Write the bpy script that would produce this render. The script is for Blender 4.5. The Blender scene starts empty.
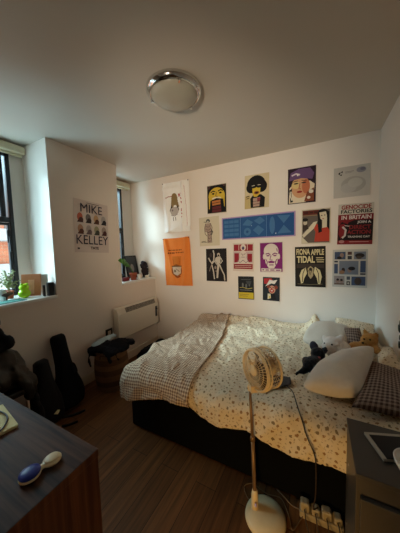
import bpy, bmesh, math, random
from math import sin, cos, pi, radians as R
from mathutils import Vector, Matrix, noise
random.seed(5)
sc = bpy.context.scene
COL = sc.collection

# ------------------------------------------------------------------ materials
def lin(c):
    return tuple(((v/255)/12.92 if v/255 <= .04045 else ((v/255+.055)/1.055)**2.4) for v in c) + (1.0,)
MATS = {}
def mat(name, c, rough=.6, metal=0.0, vary=.06, scale=30, bump=0.0, spec=.4, sheen=0.0, coat=0.0):
    if name in MATS: return MATS[name]
    m = bpy.data.materials.new(name); m.use_nodes = True
    nt = m.node_tree; b = nt.nodes['Principled BSDF']
    b.inputs['Roughness'].default_value = rough; b.inputs['Metallic'].default_value = metal
    b.inputs['Specular IOR Level'].default_value = spec
    b.inputs['Sheen Weight'].default_value = sheen; b.inputs['Coat Weight'].default_value = coat
    tc = nt.nodes.new('ShaderNodeTexCoord'); nz = nt.nodes.new('ShaderNodeTexNoise')
    nz.inputs['Scale'].default_value = scale; nz.inputs['Detail'].default_value = 4
    nt.links.new(tc.outputs['Object'], nz.inputs['Vector'])
    mx = nt.nodes.new('ShaderNodeMix'); mx.data_type = 'RGBA'
    l = lin(c)
    mx.inputs[6].default_value = tuple(v*(1-vary) for v in l[:3])+(1,)
    mx.inputs[7].default_value = tuple(min(1, v*(1+vary)) for v in l[:3])+(1,)
    nt.links.new(nz.outputs['Fac'], mx.inputs[0]); nt.links.new(mx.outputs[2], b.inputs['Base Color'])
    if bump:
        bp = nt.nodes.new('ShaderNodeBump'); bp.inputs['Strength'].default_value = bump; bp.inputs['Distance'].default_value = .01
        nt.links.new(nz.outputs['Fac'], bp.inputs['Height']); nt.links.new(bp.outputs['Normal'], b.inputs['Normal'])
    MATS[name] = m
    return m
def ink(c, rough=.75):
    g = .3*c[0]+.55*c[1]+.15*c[2]; c = tuple(int(.96*(v*.84+g*.16)) for v in c)
    return mat('print_%d_%d_%d' % tuple(c), c, rough, vary=.04, scale=60, spec=.25)

def wood_mat(name, c1, c2, axis='X', rough=.45, scale=3.0):
    m = bpy.data.materials.new(name); m.use_nodes = True; nt = m.node_tree; b = nt.nodes['Principled BSDF']
    tc = nt.nodes.new('ShaderNodeTexCoord'); mp = nt.nodes.new('ShaderNodeMapping')
    s = {'X': (scale*.25, scale*6, scale*6), 'Y': (scale*6, scale*.25, scale*6), 'Z': (scale*6, scale*6, scale*.25)}[axis]
    mp.inputs['Scale'].default_value = s
    nz = nt.nodes.new('ShaderNodeTexNoise'); nz.inputs['Scale'].default_value = 3; nz.inputs['Detail'].default_value = 8; nz.inputs['Distortion'].default_value = .6
    cr = nt.nodes.new('ShaderNodeValToRGB'); cr.color_ramp.elements[0].color = lin(c1); cr.color_ramp.elements[1].color = lin(c2)
    cr.color_ramp.elements[0].position = .35; cr.color_ramp.elements[1].position = .65
    nt.links.new(tc.outputs['Object'], mp.inputs[0]); nt.links.new(mp.outputs[0], nz.inputs['Vector'])
    nt.links.new(nz.outputs['Fac'], cr.inputs[0]); nt.links.new(cr.outputs[0], b.inputs['Base Color'])
    b.inputs['Roughness'].default_value = rough; b.inputs['Specular IOR Level'].default_value = .22
    MATS[name] = m
    return m

def floor_mat():
    m = bpy.data.materials.new('oak_laminate'); m.use_nodes = True; nt = m.node_tree; b = nt.nodes['Principled BSDF']
    tc = nt.nodes.new('ShaderNodeTexCoord'); mp = nt.nodes.new('ShaderNodeMapping'); mp.inputs['Rotation'].default_value = (0, 0, R(90))
    br = nt.nodes.new('ShaderNodeTexBrick'); br.inputs['Scale'].default_value = 1
    br.inputs['Brick Width'].default_value = 1.1; br.inputs['Row Height'].default_value = .13; br.inputs['Mortar Size'].default_value = .0015
    br.inputs['Color1'].default_value = lin((128, 84, 46)); br.inputs['Color2'].default_value = lin((98, 62, 33)); br.inputs['Mortar'].default_value = lin((40, 26, 16))
    br.offset = .37
    nt.links.new(tc.outputs['Object'], mp.inputs[0]); nt.links.new(mp.outputs[0], br.inputs['Vector'])
    mp2 = nt.nodes.new('ShaderNodeMapping'); mp2.inputs['Scale'].default_value = (28, 1.2, 28)
    nz = nt.nodes.new('ShaderNodeTexNoise'); nz.inputs['Scale'].default_value = 2; nz.inputs['Detail'].default_value = 7; nz.inputs['Distortion'].default_value = .7
    nt.links.new(tc.outputs['Object'], mp2.inputs[0]); nt.links.new(mp2.outputs[0], nz.inputs['Vector'])
    cr = nt.nodes.new('ShaderNodeValToRGB'); cr.color_ramp.elements[0].color = (.55, .55, .55, 1); cr.color_ramp.elements[1].color = (1.25, 1.2, 1.15, 1)
    cr.color_ramp.elements[0].position = .3; cr.color_ramp.elements[1].position = .7
    nt.links.new(nz.outputs['Fac'], cr.inputs[0])
    mx = nt.nodes.new('ShaderNodeMix'); mx.data_type = 'RGBA'; mx.blend_type = 'MULTIPLY'; mx.inputs[0].default_value = 1
    nt.links.new(br.outputs['Color'], mx.inputs[6]); nt.links.new(cr.outputs[0], mx.inputs[7]); nt.links.new(mx.outputs[2], b.inputs['Base Color'])
    b.inputs['Roughness'].default_value = .5; b.inputs['Specular IOR Level'].default_value = .25
    return m

def uv_of(nt):
    u = nt.nodes.new('ShaderNodeUVMap'); u.uv_map = 'cloth'; return u.outputs[0]
def mth(nt, op, a, b=None, c=None):
    n = nt.nodes.new('ShaderNodeMath'); n.operation = op
    for i, v in enumerate((a, b, c)):
        if v is None: continue
        if isinstance(v, (int, float)): n.inputs[i].default_value = v
        else: nt.links.new(v, n.inputs[i])
    return n.outputs[0]
def floral_mat():
    m = bpy.data.materials.new('floral_cotton'); m.use_nodes = True; nt = m.node_tree; b = nt.nodes['Principled BSDF']
    uv = uv_of(nt)
    nz = nt.nodes.new('ShaderNodeTexNoise'); nz.inputs['Scale'].default_value = 70; nz.inputs['Detail'].default_value = 2
    nt.links.new(uv, nz.inputs['Vector'])
    va = nt.nodes.new('ShaderNodeVectorMath'); va.operation = 'MULTIPLY_ADD'
    nt.links.new(nz.outputs['Color'], va.inputs[0]); va.inputs[1].default_value = (.022, .022, 0); nt.links.new(uv, va.inputs[2])
    vo = nt.nodes.new('ShaderNodeTexVoronoi'); vo.inputs['Scale'].default_value = 24; vo.inputs['Randomness'].default_value = .55
    vo.voronoi_dimensions = '2D'
    nt.links.new(va.outputs[0], vo.inputs['Vector'])
    d = mth(nt, 'LESS_THAN', vo.outputs['Distance'], .165)
    vo2 = nt.nodes.new('ShaderNodeTexVoronoi'); vo2.inputs['Scale'].default_value = 58; vo2.voronoi_dimensions = '2D'
    nt.links.new(va.outputs[0], vo2.inputs['Vector'])
    d2 = mth(nt, 'LESS_THAN', vo2.outputs['Distance'], .2)
    far = mth(nt, 'GREATER_THAN', vo.outputs['Distance'], .4)
    d2 = mth(nt, 'MULTIPLY', mth(nt, 'MULTIPLY', d2, far), .55)
    f = mth(nt, 'MAXIMUM', mth(nt, 'MULTIPLY', d, .9), d2)
    sp = nt.nodes.new('ShaderNodeSeparateColor'); nt.links.new(vo.outputs['Color'], sp.inputs[0])
    mxc = nt.nodes.new('ShaderNodeMix'); mxc.data_type = 'RGBA'; mxc.inputs[6].default_value = lin((150, 106, 52)); mxc.inputs[7].default_value = lin((124, 100, 60))
    nt.links.new(mth(nt, 'GREATER_THAN', sp.outputs[0], .6), mxc.inputs[0])
    mx = nt.nodes.new('ShaderNodeMix'); mx.data_type = 'RGBA'; mx.inputs[6].default_value = lin((228, 209, 178))
    nt.links.new(f, mx.inputs[0]); nt.links.new(mxc.outputs[2], mx.inputs[7]); nt.links.new(mx.outputs[2], b.inputs['Base Color'])
    b.inputs['Roughness'].default_value = .85; b.inputs['Specular IOR Level'].default_value = .2; b.inputs['Sheen Weight'].default_value = .1
    return m
def gingham_mat(name, base, dark, period):
    m = bpy.data.materials.new(name); m.use_nodes = True; nt = m.node_tree; b = nt.nodes['Principled BSDF']
    sp = nt.nodes.new('ShaderNodeSeparateXYZ'); nt.links.new(uv_of(nt), sp.inputs[0])
    fs = []
    for k in (0, 1):
        fr = mth(nt, 'FRACT', mth(nt, 'DIVIDE', sp.outputs[k], period))
        fs.append(mth(nt, 'LESS_THAN', fr, .52))
    s = mth(nt, 'MULTIPLY', mth(nt, 'ADD', fs[0], fs[1]), .5)
    mx = nt.nodes.new('ShaderNodeMix'); mx.data_type = 'RGBA'; mx.inputs[6].default_value = lin(base); mx.inputs[7].default_value = lin(dark)
    nt.links.new(s, mx.inputs[0]); nt.links.new(mx.outputs[2], b.inputs['Base Color'])
    b.inputs['Roughness'].default_value = .9; b.inputs['Specular IOR Level'].default_value = .15
    return m
def pane_mat():
    m = bpy.data.materials.new('window_glass'); m.use_nodes = True; nt = m.node_tree
    for n in list(nt.nodes): nt.nodes.remove(n)
    o = nt.nodes.new('ShaderNodeOutputMaterial'); mx = nt.nodes.new('ShaderNodeMixShader')
    t = nt.nodes.new('ShaderNodeBsdfTransparent'); g = nt.nodes.new('ShaderNodeBsdfGlossy'); g.inputs['Roughness'].default_value = .02
    t.inputs[0].default_value = (.95, .97, .97, 1); mx.inputs[0].default_value = .06
    nt.links.new(t.outputs[0], mx.inputs[1]); nt.links.new(g.outputs[0], mx.inputs[2]); nt.links.new(mx.outputs[0], o.inputs[0])
    return m
def brick_mat():
    m = bpy.data.materials.new('orange_brick'); m.use_nodes = True; nt = m.node_tree; b = nt.nodes['Principled BSDF']
    tc = nt.nodes.new('ShaderNodeTexCoord'); mp = nt.nodes.new('ShaderNodeMapping'); mp.inputs['Rotation'].default_value = (R(90), 0, R(90))
    sp = nt.nodes.new('ShaderNodeSeparateXYZ'); cb = nt.nodes.new('ShaderNodeCombineXYZ')
    nt.links.new(tc.outputs['Object'], sp.inputs[0]); nt.links.new(sp.outputs[1], cb.inputs[0]); nt.links.new(sp.outputs[2], cb.inputs[1])
    br = nt.nodes.new('ShaderNodeTexBrick'); br.inputs['Scale'].default_value = 1; br.inputs['Brick Width'].default_value = .225; br.inputs['Row Height'].default_value = .075
    br.inputs['Mortar Size'].default_value = .006
    br.inputs['Color1'].default_value = lin((160, 84, 52)); br.inputs['Color2'].default_value = lin((148, 72, 44)); br.inputs['Mortar'].default_value = lin((146, 98, 72))
    nt.links.new(cb.outputs[0], br.inputs['Vector']); nt.links.new(br.outputs['Color'], b.inputs['Base Color']); b.inputs['Roughness'].default_value = .9
    return m

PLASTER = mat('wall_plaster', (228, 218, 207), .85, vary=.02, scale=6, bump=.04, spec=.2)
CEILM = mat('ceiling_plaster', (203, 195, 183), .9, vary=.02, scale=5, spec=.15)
WHITE = mat('white_gloss_paint', (232, 232, 226), .4, vary=.02)
SKIRT = mat('skirting_paint', (214, 202, 182), .5, vary=.03)
BLACKF = mat('black_window_frame', (24, 25, 28), .4)
CREAM = mat('cream_blind', (214, 203, 170), .6)
CHROME = mat('chrome', (215, 215, 212), .12, 1.0, vary=.02)
POLE = mat('tan_metal_pole', (150, 116, 80), .45, .5)
STEEL = mat('brushed_steel', (170, 160, 146), .3, 1.0)
FROST = mat('frosted_glass', (168, 164, 150), .28, vary=.02, coat=.3)
BLACKC = mat('black_cloth', (15, 15, 18), .9, vary=.2, bump=.2, spec=.15)
NYLON = mat('black_nylon', (12, 12, 15), .65, vary=.2, spec=.25)
NAVY = mat('navy_cloth', (20, 21, 28), .9, vary=.25, spec=.15)
OLIVE = mat('olive_leather', (36, 32, 23), .5, vary=.2, scale=8)
LBLUE = mat('pale_blue_cloth', (168, 190, 200), .9, vary=.08)
DIVAN = mat('black_divan_fabric', (9, 9, 10), .9, vary=.2, spec=.1)
SHEET = mat('cream_sheet', (206, 194, 172), .9)
CUSHION = mat('cream_fleece', (214, 202, 186), .95, vary=.06, scale=45, bump=.25, spec=.1, sheen=.3)
FANP = mat('cream_fan_plastic', (232, 206, 160), .4)
HEATP = mat('heater_enamel', (214, 206, 190), .45, vary=.02)
DGREY = mat('dark_grey_plastic', (52, 50, 48), .5)
GREYCAB = mat('grey_cabinet_laminate', (66, 58, 49), .4, vary=.06)
BLKPL = mat('black_plastic', (14, 14, 15), .35)
GLOSSBLK = mat('black_screen_glass', (8, 8, 10), .3, spec=.2)
DIMPL = mat('dimmed_white_plastic', (176, 158, 126), .5)  # white plastic, low light beside the bed put into its colour
WPL = mat('white_plastic', (224, 218, 204), .4)
CREAMPL = mat('cream_plastic', (232, 214, 172), .35)
BLUEPL = mat('royal_blue_plastic', (26, 42, 128), .35)
PAPER = mat('cream_paper', (222, 206, 150), .8)
TERRA = mat('terracotta', (150, 78, 52), .8)
LEAF = mat('leaf_green', (64, 118, 36), .5, vary=.2)
PALELEAF = mat('pale_leaf', (150, 160, 110), .6, vary=.25)
DLEAF = mat('dark_leaf', (30, 38, 22), .5, vary=.2)
LIME = mat('lime_glaze', (168, 214, 20), .25, vary=.06)
TEAL = mat('teal_cloth', (60, 120, 110), .9)
CABLE = mat('dark_cable', (58, 42, 30), .5)
FCABLE = mat('brown_fan_cable', (120, 92, 60), .5)
WCABLE = mat('cream_cable', (190, 168, 130), .5)
DESKTOP = wood_mat('dark_desk_veneer', (44, 28, 21), (92, 64, 50), 'X', .62)
DESKSIDE = wood_mat('brown_desk_veneer', (92, 50, 28), (132, 78, 44), 'Z', .45)
BASKET1 = mat('wicker_light', (134, 98, 66), .85, vary=.35, scale=70, bump=.5)
BASKET2 = mat('wicker_dark', (100, 70, 46), .85, vary=.35, scale=70, bump=.5)
FLORAL = floral_mat()
GING = gingham_mat('gingham_taupe', (218, 194, 166), (120, 90, 70), .0178)
GINGD = gingham_mat('gingham_brown', (156, 134, 118), (78, 58, 50), .022)
GLASS = pane_mat()
BRICK = brick_mat()
PALEBAND = mat('pale_render', (126, 112, 106), .8)

# ------------------------------------------------------------------ mesh helpers (world coordinates)
class MB:
    def __init__(s): s.bm = bmesh.new(); s.mi = 0; s.mats = []
    def use(s, m):
        if m not in s.mats: s.mats.append(m)
        s.mi = s.mats.index(m); return s
    def _tag(s, n0):
        s.bm.faces.ensure_lookup_table()
        for f in s.bm.faces[n0:]: f.material_index = s.mi
    def face(s, pts):
        f = s.bm.faces.new([s.bm.verts.new(p) for p in pts]); f.material_index = s.mi; return f
    def box(s, c, d, rot=None):
        n0 = len(s.bm.faces); c = Vector(c); d = Vector(d)/2; M3 = rot or Matrix.Identity(3)
        v = [s.bm.verts.new(c + M3 @ Vector((x*d.x, y*d.y, z*d.z))) for x in (-1, 1) for y in (-1, 1) for z in (-1, 1)]
        for q in ((0, 1, 3, 2), (4, 6, 7, 5), (0, 4, 5, 1), (2, 3, 7, 6), (0, 2, 6, 4), (1, 5, 7, 3)):
            s.bm.faces.new([v[i] for i in q])
        s._tag(n0); return s
    def bb(s, x0, x1, y0, y1, z0, z1):
        return s.box(((x0+x1)/2, (y0+y1)/2, (z0+z1)/2), (x1-x0, y1-y0, z1-z0))
    def tube(s, pts, r, seg=8, closed=False, r2=None):
        n0 = len(s.bm.faces); pts = [Vector(p) for p in pts]; n = len(pts); rings = []
        up = Vector((0, 0, 1))
        prev = None
        for i, p in enumerate(pts):
            a = pts[(i-1) % n] if (closed or i) else p; b = pts[(i+1) % n] if (closed or i < n-1) else p
            t = (b-a).normalized()
            if prev is None:
                x = t.cross(up)
                if x.length < .1: x = t.cross(Vector((1, 0, 0)))
            else: x = prev - t*prev.dot(t)
            x.normalize(); prev = x; y = t.cross(x)
            rr = r if r2 is None else r + (r2-r)*i/(n-1)
            rings.append([s.bm.verts.new(p + x*rr*cos(2*pi*k/seg) + y*rr*sin(2*pi*k/seg)) for k in range(seg)])
        for i in range(n if closed else n-1):
            A, B = rings[i], rings[(i+1) % n]
            for k in range(seg): s.bm.faces.new((A[k], A[(k+1) % seg], B[(k+1) % seg], B[k]))
        if not closed:
            s.bm.faces.new(rings[0][::-1]); s.bm.faces.new(rings[-1])
        s._tag(n0); return s
    def lathe(s, prof, c, axis=(0, 0, 1), seg=32):
        n0 = len(s.bm.faces); c = Vector(c); q = Vector((0, 0, 1)).rotation_difference(Vector(axis).normalized()).to_matrix()
        rings = []
        for r, z in prof:
            if r < 1e-6: rings.append([s.bm.verts.new(c + q @ Vector((0, 0, z)))])
            else: rings.append([s.bm.verts.new(c + q @ Vector((r*cos(2*pi*k/seg), r*sin(2*pi*k/seg), z))) for k in range(seg)])
        for A, B in zip(rings, rings[1:]):
            for k in range(seg):
                k2 = (k+1) % seg
                if len(A) == 1 and len(B) == 1: continue
                if len(A) == 1: s.bm.faces.new((A[0], B[k2], B[k]))
                elif len(B) == 1: s.bm.faces.new((A[k], A[k2], B[0]))
                else: s.bm.faces.new((A[k], A[k2], B[k2], B[k]))
        s._tag(n0); return s
    def ell(s, c, r, rot=None, seg=20, rings=12):
        n0 = len(s.bm.faces); M = Matrix.Translation(c) @ (rot.to_4x4() if rot else Matrix.Identity(4)) @ Matrix.Diagonal((r[0], r[1], r[2], 1))
        bmesh.ops.create_uvsphere(s.bm, u_segments=seg, v_segments=rings, radius=1, matrix=M)
        s._tag(n0); return s
    def grid(s, fn, nu, nv, mf=None, uvf=None):
        uvl = s.bm.loops.layers.uv.get('cloth') or s.bm.loops.layers.uv.new('cloth')
        V = [[s.bm.verts.new(fn(i/nu, j/nv)) for j in range(nv+1)] for i in range(nu+1)]
        for i in range(nu):
            for j in range(nv):
                f = s.bm.faces.new((V[i][j], V[i+1][j], V[i+1][j+1], V[i][j+1]))
                f.material_index = mf((i+.5)/nu, (j+.5)/nv) if mf else s.mi
                if uvf:
                    for lp, (a, b) in zip(f.loops, ((i, j), (i+1, j), (i+1, j+1), (i, j+1))): lp[uvl].uv = uvf(a/nu, b/nv)
        return s
    def extrude_outline(s, pts, dv):
        n0 = len(s.bm.faces); dv = Vector(dv)
        A = [s.bm.verts.new(p) for p in pts]; B = [s.bm.verts.new(Vector(p)+dv) for p in pts]
        s.bm.faces.new(A[::-1]); s.bm.faces.new(B); n = len(A)
        for i in range(n): s.bm.faces.new((A[i], A[(i+1) % n], B[(i+1) % n], B[i]))
        s._tag(n0); return s

def finish(name, src, m=None, parent=None, base=None, smooth=False, bevel=0, solid=0, sub=0, fixn=True):
    """links ONE mesh object; geometry given in world coordinates, origin moved to base"""
    if isinstance(src, MB):
        bm = src.bm; mats = src.mats
        if fixn: bmesh.ops.recalc_face_normals(bm, faces=bm.faces)
        me = bpy.data.meshes.new(name); bm.to_mesh(me); bm.free()
    else: me = src; mats = []
    for k in (mats or [m]): me.materials.append(k)
    b = Vector(parent['_b']) if parent is not None else Vector(base or (0, 0, 0))
    me.transform(Matrix.Translation(-b))
    o = bpy.data.objects.new(name, me); COL.objects.link(o)
    if parent is not None: o.parent = parent; o['_b'] = tuple(b)
    else: o.location = b; o['_b'] = tuple(b)
    if parent is not None and parent.get('_sub'): pass
    if smooth:
        for p in me.polygons: p.use_smooth = True
    if solid:
        md = o.modifiers.new('thick', 'SOLIDIFY'); md.thickness = solid; md.offset = 0
    if bevel:
        md = o.modifiers.new('bevel', 'BEVEL'); md.width = bevel; md.segments = 2; md.limit_method = 'ANGLE'; md.angle_limit = R(40)
    if sub:
        md = o.modifiers.new('sub', 'SUBSURF'); md.levels = sub; md.render_levels = sub
    return o
def thing(name, label, cat, base, group=None):
    o = bpy.data.objects.new(name, None); COL.objects.link(o); o.location = base; o['_b'] = tuple(base); o.empty_display_size = .05
    tag(o, label, cat, group); return o
def tag(o, label, cat, group=None):
    o['label'] = label; o['category'] = cat
    if group: o['group'] = group
    return o
def struct(name, src, m=None, parent=None, **k):
    o = finish(name, src, m, parent, **k)
    if parent is None: o['kind'] = 'structure'
    return o
def evaluated(o, keep=False):
    dg = bpy.context.evaluated_depsgraph_get(); dg.update()
    me = bpy.data.meshes.new_from_object(o.evaluated_get(dg))
    if not keep: bpy.data.objects.remove(o)
    return me
def blob(ells, vox=.012, nz=0.0, nscale=12, smooth_it=4, tubes=()):
    """one continuous soft surface grown over overlapping ellipsoids"""
    b = MB()
    for e in ells:
        c, r = e[0], e[1]; rot = e[2] if len(e) > 2 else None
        b.ell(c, r, rot, 16, 10)
    for pts, r in tubes: b.tube(pts, r, 8)
    me = bpy.data.meshes.new('tmp'); b.bm.to_mesh(me); b.bm.free()
    o = bpy.data.objects.new('tmp', me); COL.objects.link(o)
    md = o.modifiers.new('r', 'REMESH'); md.mode = 'VOXEL'; md.voxel_size = vox
    ms = o.modifiers.new('s', 'SMOOTH'); ms.iterations = smooth_it; ms.factor = .5
    out = evaluated(o)
    if nz:
        nn = [v.normal.copy() for v in out.vertices]
        for v, n in zip(out.vertices, nn): v.co += n*nz*(noise.fractal(v.co*nscale, .8, 2.2, 4))
    for p in out.polygons: p.use_smooth = True
    return out
def spl(pts, n=8):
    P = [Vector(p) for p in pts]; P = [P[0]*2-P[1]] + P + [P[-1]*2-P[-2]]; out = []
    for i in range(1, len(P)-2):
        for k in range(n):
            t = k/n; a, b, c, d = P[i-1], P[i], P[i+1], P[i+2]
            out.append(.5*((2*b)+(c-a)*t+(2*a-5*b+4*c-d)*t*t+(3*b-a-3*c+d)*t**3))
    out.append(P[-2]); return out
def rz(a): return Matrix.Rotation(R(a), 3, 'Z')
def rx(a): return Matrix.Rotation(R(a), 3, 'X')
def ry(a): return Matrix.Rotation(R(a), 3, 'Y')

# ------------------------------------------------------------------ room
XL, XR, YB, YF, H, XW = -2.209, .504, 2.70, -1.25, 2.477, -2.626
SILL = 1.025
R1 = (.15, 1.235); R2 = (2.045, 2.70)          # window recesses along the left wall
struct('floor', MB().bb(-2.75, XR+.12, YF-.12, YB+.12, -.12, 0), floor_mat())
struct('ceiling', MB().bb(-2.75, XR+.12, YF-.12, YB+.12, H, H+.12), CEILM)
struct('wall_back', MB().bb(-2.75, XR+.12, YB, YB+.12, 0, H), PLASTER)
struct('wall_right', MB().bb(XR, XR+.12, YF, YB, 0, H), PLASTER)
struct('wall_front', MB().bb(-2.75, XR+.12, YF-.12, YF, 0, H), PLASTER)
wl = MB().use(PLASTER)
wl.bb(-2.75, XL, YF, YB, 0, SILL-.03)                        # below the sills
wl.bb(-2.75, XL, YF, R1[0], SILL-.03, H)
wl.bb(-2.75, XL, R1[1], R2[0], SILL-.03, H)
wl.bb(-2.75, XW, 1.120, R1[1], SILL-.03, H)
wl.bb(-2.75, XW, R2[0], 2.12, SILL-.03, H); wl.bb(-2.75, XW, 2.50, R2[1], SILL-.03, H)
wl.bb(-2.75, XW, R1[0], 1.120, 2.40, H); wl.bb(-2.75, XW, 2.12, 2.50, 2.36, H)
struct('wall_left', wl)
struct('trim_1', MB().bb(XW-.02, XL+.022, R1[0]+.002, R1[1]-.002, SILL-.028, SILL-.0), WHITE, bevel=.004)
struct('trim_2', MB().bb(XW-.02, XL+.022, R2[0]+.002, R2[1]-.002, SILL-.028, SILL-.0), WHITE, bevel=.004)
struct('baseboard_left', MB().bb(XL, XL+.016, YF, YB, 0, .10), SKIRT, bevel=.004)
struct('baseboard_back', MB().bb(XL+.016, XR, YB-.016, YB, 0, .10), SKIRT, bevel=.004)
struct('baseboard_right', MB().bb(XR-.016, XR, YF, YB-.016, 0, .10), SKIRT, bevel=.004)

# windows ------------------------------------------------------------
def bars(mb, x, d, y0, y1, z0, z1, w):
    mb.bb(x-d, x, y0, y0+w, z0, z1).bb(x-d, x, y1-w, y1, z0, z1).bb(x-d, x, y0+w, y1-w, z0, z0+w).bb(x-d, x, y0+w, y1-w, z1-w, z1)
def window(n, y0, y1, z1, tz, mull):
    w = bpy.data.objects.new('window_%d' % n, None); COL.objects.link(w); w.location = (XW, (y0+y1)/2, SILL); w['_b'] = tuple(w.location); w['kind'] = 'structure'
    f = MB(); bars(f, XW+.012, .07, y0, y1, SILL, z1, .035)
    f.bb(XW-.058, XW+.012, y0+.035, y1-.035, tz-.025, tz+.025)
    for m in mull: f.bb(XW-.05, XW+.018, m-.022, m+.022, tz+.025, z1-.035)
    finish('window_frame', f, BLACKF, w, bevel=.004)
    s = MB(); bars(s, XW+.02, .03, y0+.04, y1-.04, SILL+.04, tz-.03, .022)
    finish('window_sash', s, BLACKF, w, bevel=.003)
    finish('pane', MB().bb(XW-.03, XW-.026, y0+.03, y1-.03, SILL+.03, tz-.02), GLASS, w)
    finish('pane', MB().bb(XW-.03, XW-.026, y0+.03, y1-.03, tz+.02, z1-.03), GLASS, w)
    h = MB().bb(XW+.02, XW+.035, y1-.075, y1-.045, tz-.22, tz-.10).tube([(XW+.04, y1-.06, tz-.16), (XW+.05, y1-.06, tz-.30)], .008)
    finish('window_handle', h, BLKPL, w, bevel=.002)
window(1, R1[0], 1.118, 2.40, 1.75, (1.035, .60))
window(2, 2.12, 2.50, 2.36, 1.75, ())
def blind(label, y0, y1, z):
    t = thing('roller_blind', label, 'blind', (XW+.05, (y0+y1)/2, z))
    finish('cassette', MB().bb(XW+.005, XW+.085, y0, y1, z, z+.075), CREAM, t, bevel=.012)
    finish('bottom_bar', MB().bb(XW+.03, XW+.05, y0+.02, y1-.02, z-.022, z), CREAM, t, bevel=.004)
    ch = MB()
    ch.tube([(XW+.06, y1-.012, z), (XW+.062, y1-.012, z-.5), (XW+.06, y1-.014, z-1.0)], .0025, 6)
    finish('pull_chain', ch, WPL, t)
blind('cream roller blind rolled up above the window with the lime green ornament', R1[0]+.005, R1[1]-.005, 2.385)
blind('cream roller blind rolled up above the narrow far window', R2[0]+.005, 2.62, 2.365)

# building across the street -------------------------------------------
t = thing('brick_building', 'orange brick building with pale balcony seen through the left window', 'building', (-6.5, 2.5, -3))
finish('wall', MB().bb(-6.9, -6.5, -1.5, 7, -3, 3.0), BRICK, t)
finish('roof_coping', MB().bb(-6.95, -6.44, -1.5, 7, 3.0, 3.14), PALEBAND, t)
finish('balcony', MB().bb(-6.5, -5.9, 1.0, 3.0, 1.74, 1.98), PALEBAND, t)
rl = MB(); rl.bb(-5.95, -5.92, 1.0, 3.0, 2.22, 2.25)
for k in range(14): rl.bb(-5.945, -5.925, 1.0+k*.15, 1.02+k*.15, 1.98, 2.23)
finish('railing', rl, DGREY, t)
finish('parapet', MB().bb(-6.5, -6.3, -1.5, 7, .4, 1.22), PALEBAND, t)
for y in (3.6, 5.2):
    wnd = finish('window', MB().bb(-6.5, -6.47, y, y+.5, 2.25, 2.85), PALEBAND, t)
    wnd['_b'] = t['_b']; finish('pane', MB().bb(-6.47, -6.465, y+.05, y+.45, 2.3, 2.8), GLOSSBLK, wnd)

# ceiling light -----------------------------------------------------------
c = (-.852, 1.318, H)
t = thing('ceiling_light', 'round chrome ceiling light with a frosted dome', 'ceiling light', c)
finish('rim', MB().lathe([(.0, 0), (.172, 0), (.181, -.008), (.182, -.02), (.176, -.032), (.166, -.042), (.157, -.048), (.151, -.046), (.150, -.038)], c, seg=64), CHROME, t, smooth=True)
finish('glass_dome', MB().lathe([(.152, -.042), (.143, -.058), (.118, -.072), (.080, -.081), (.036, -.085), (0, -.086)], c, seg=64), FROST, t, smooth=True)
for k in range(3):
    a = R(75+120*k)
    finish('clip', MB().box((c[0]+.154*cos(a), c[1]+.154*sin(a), H-.051), (.026, .014, .016), rz(75+120*k)), CHROME, t, bevel=.003)

# wall heater -------------------------------------------------------------
y0, y1 = 1.865, 2.625
t = thing('panel_heater', 'cream electric panel heater fixed low on the left wall', 'heater', (XL+.05, (y0+y1)/2, .33))
prof = [(XL+.012, .335), (XL+.092, .345), (XL+.10, .36), (XL+.10, .655), (XL+.072, .728), (XL+.012, .735)]
hb = MB().use(HEATP).extrude_outline([(x, y0, z) for x, z in prof], (0, y1-y0, 0))
finish('housing', hb, None, t, bevel=.008)
g = MB()
for k in range(5):
    fx, fz = XL+.0975-.0045*k, .668+.0115*k
    g.box((fx+.002, (y0+y1)/2+.03, fz), (.006, y1-y0-.2, .006))
finish('grille', g, DGREY, t)
finish('control_panel', MB().bb(XL+.099, XL+.106, y1-.075, y1-.035, .46, .61), DGREY, t, bevel=.004)
finish('dial', MB().lathe([(0, .012), (.012, .012), (.013, 0)], (XL+.106, y1-.055, .57), (1, 0, 0), 16), BLKPL, t)
for yy in (y0+.12, y1-.12): finish('bracket', MB().bb(XL, XL+.014, yy-.02, yy+.02, .42, .66), STEEL, t)

# wall socket -------------------------------------------------------------
t = thing('wall_socket', 'small dark framed wall socket above the wicker basket', 'socket', (XL, 1.80, .46))
finish('frame', MB().bb(XL, XL+.010, 1.755, 1.845, .415, .505), BLKPL, t, bevel=.003)
finish('face_plate', MB().bb(XL+.010, XL+.014, 1.778, 1.822, .438, .482), SKIRT, t, bevel=.002)

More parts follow.
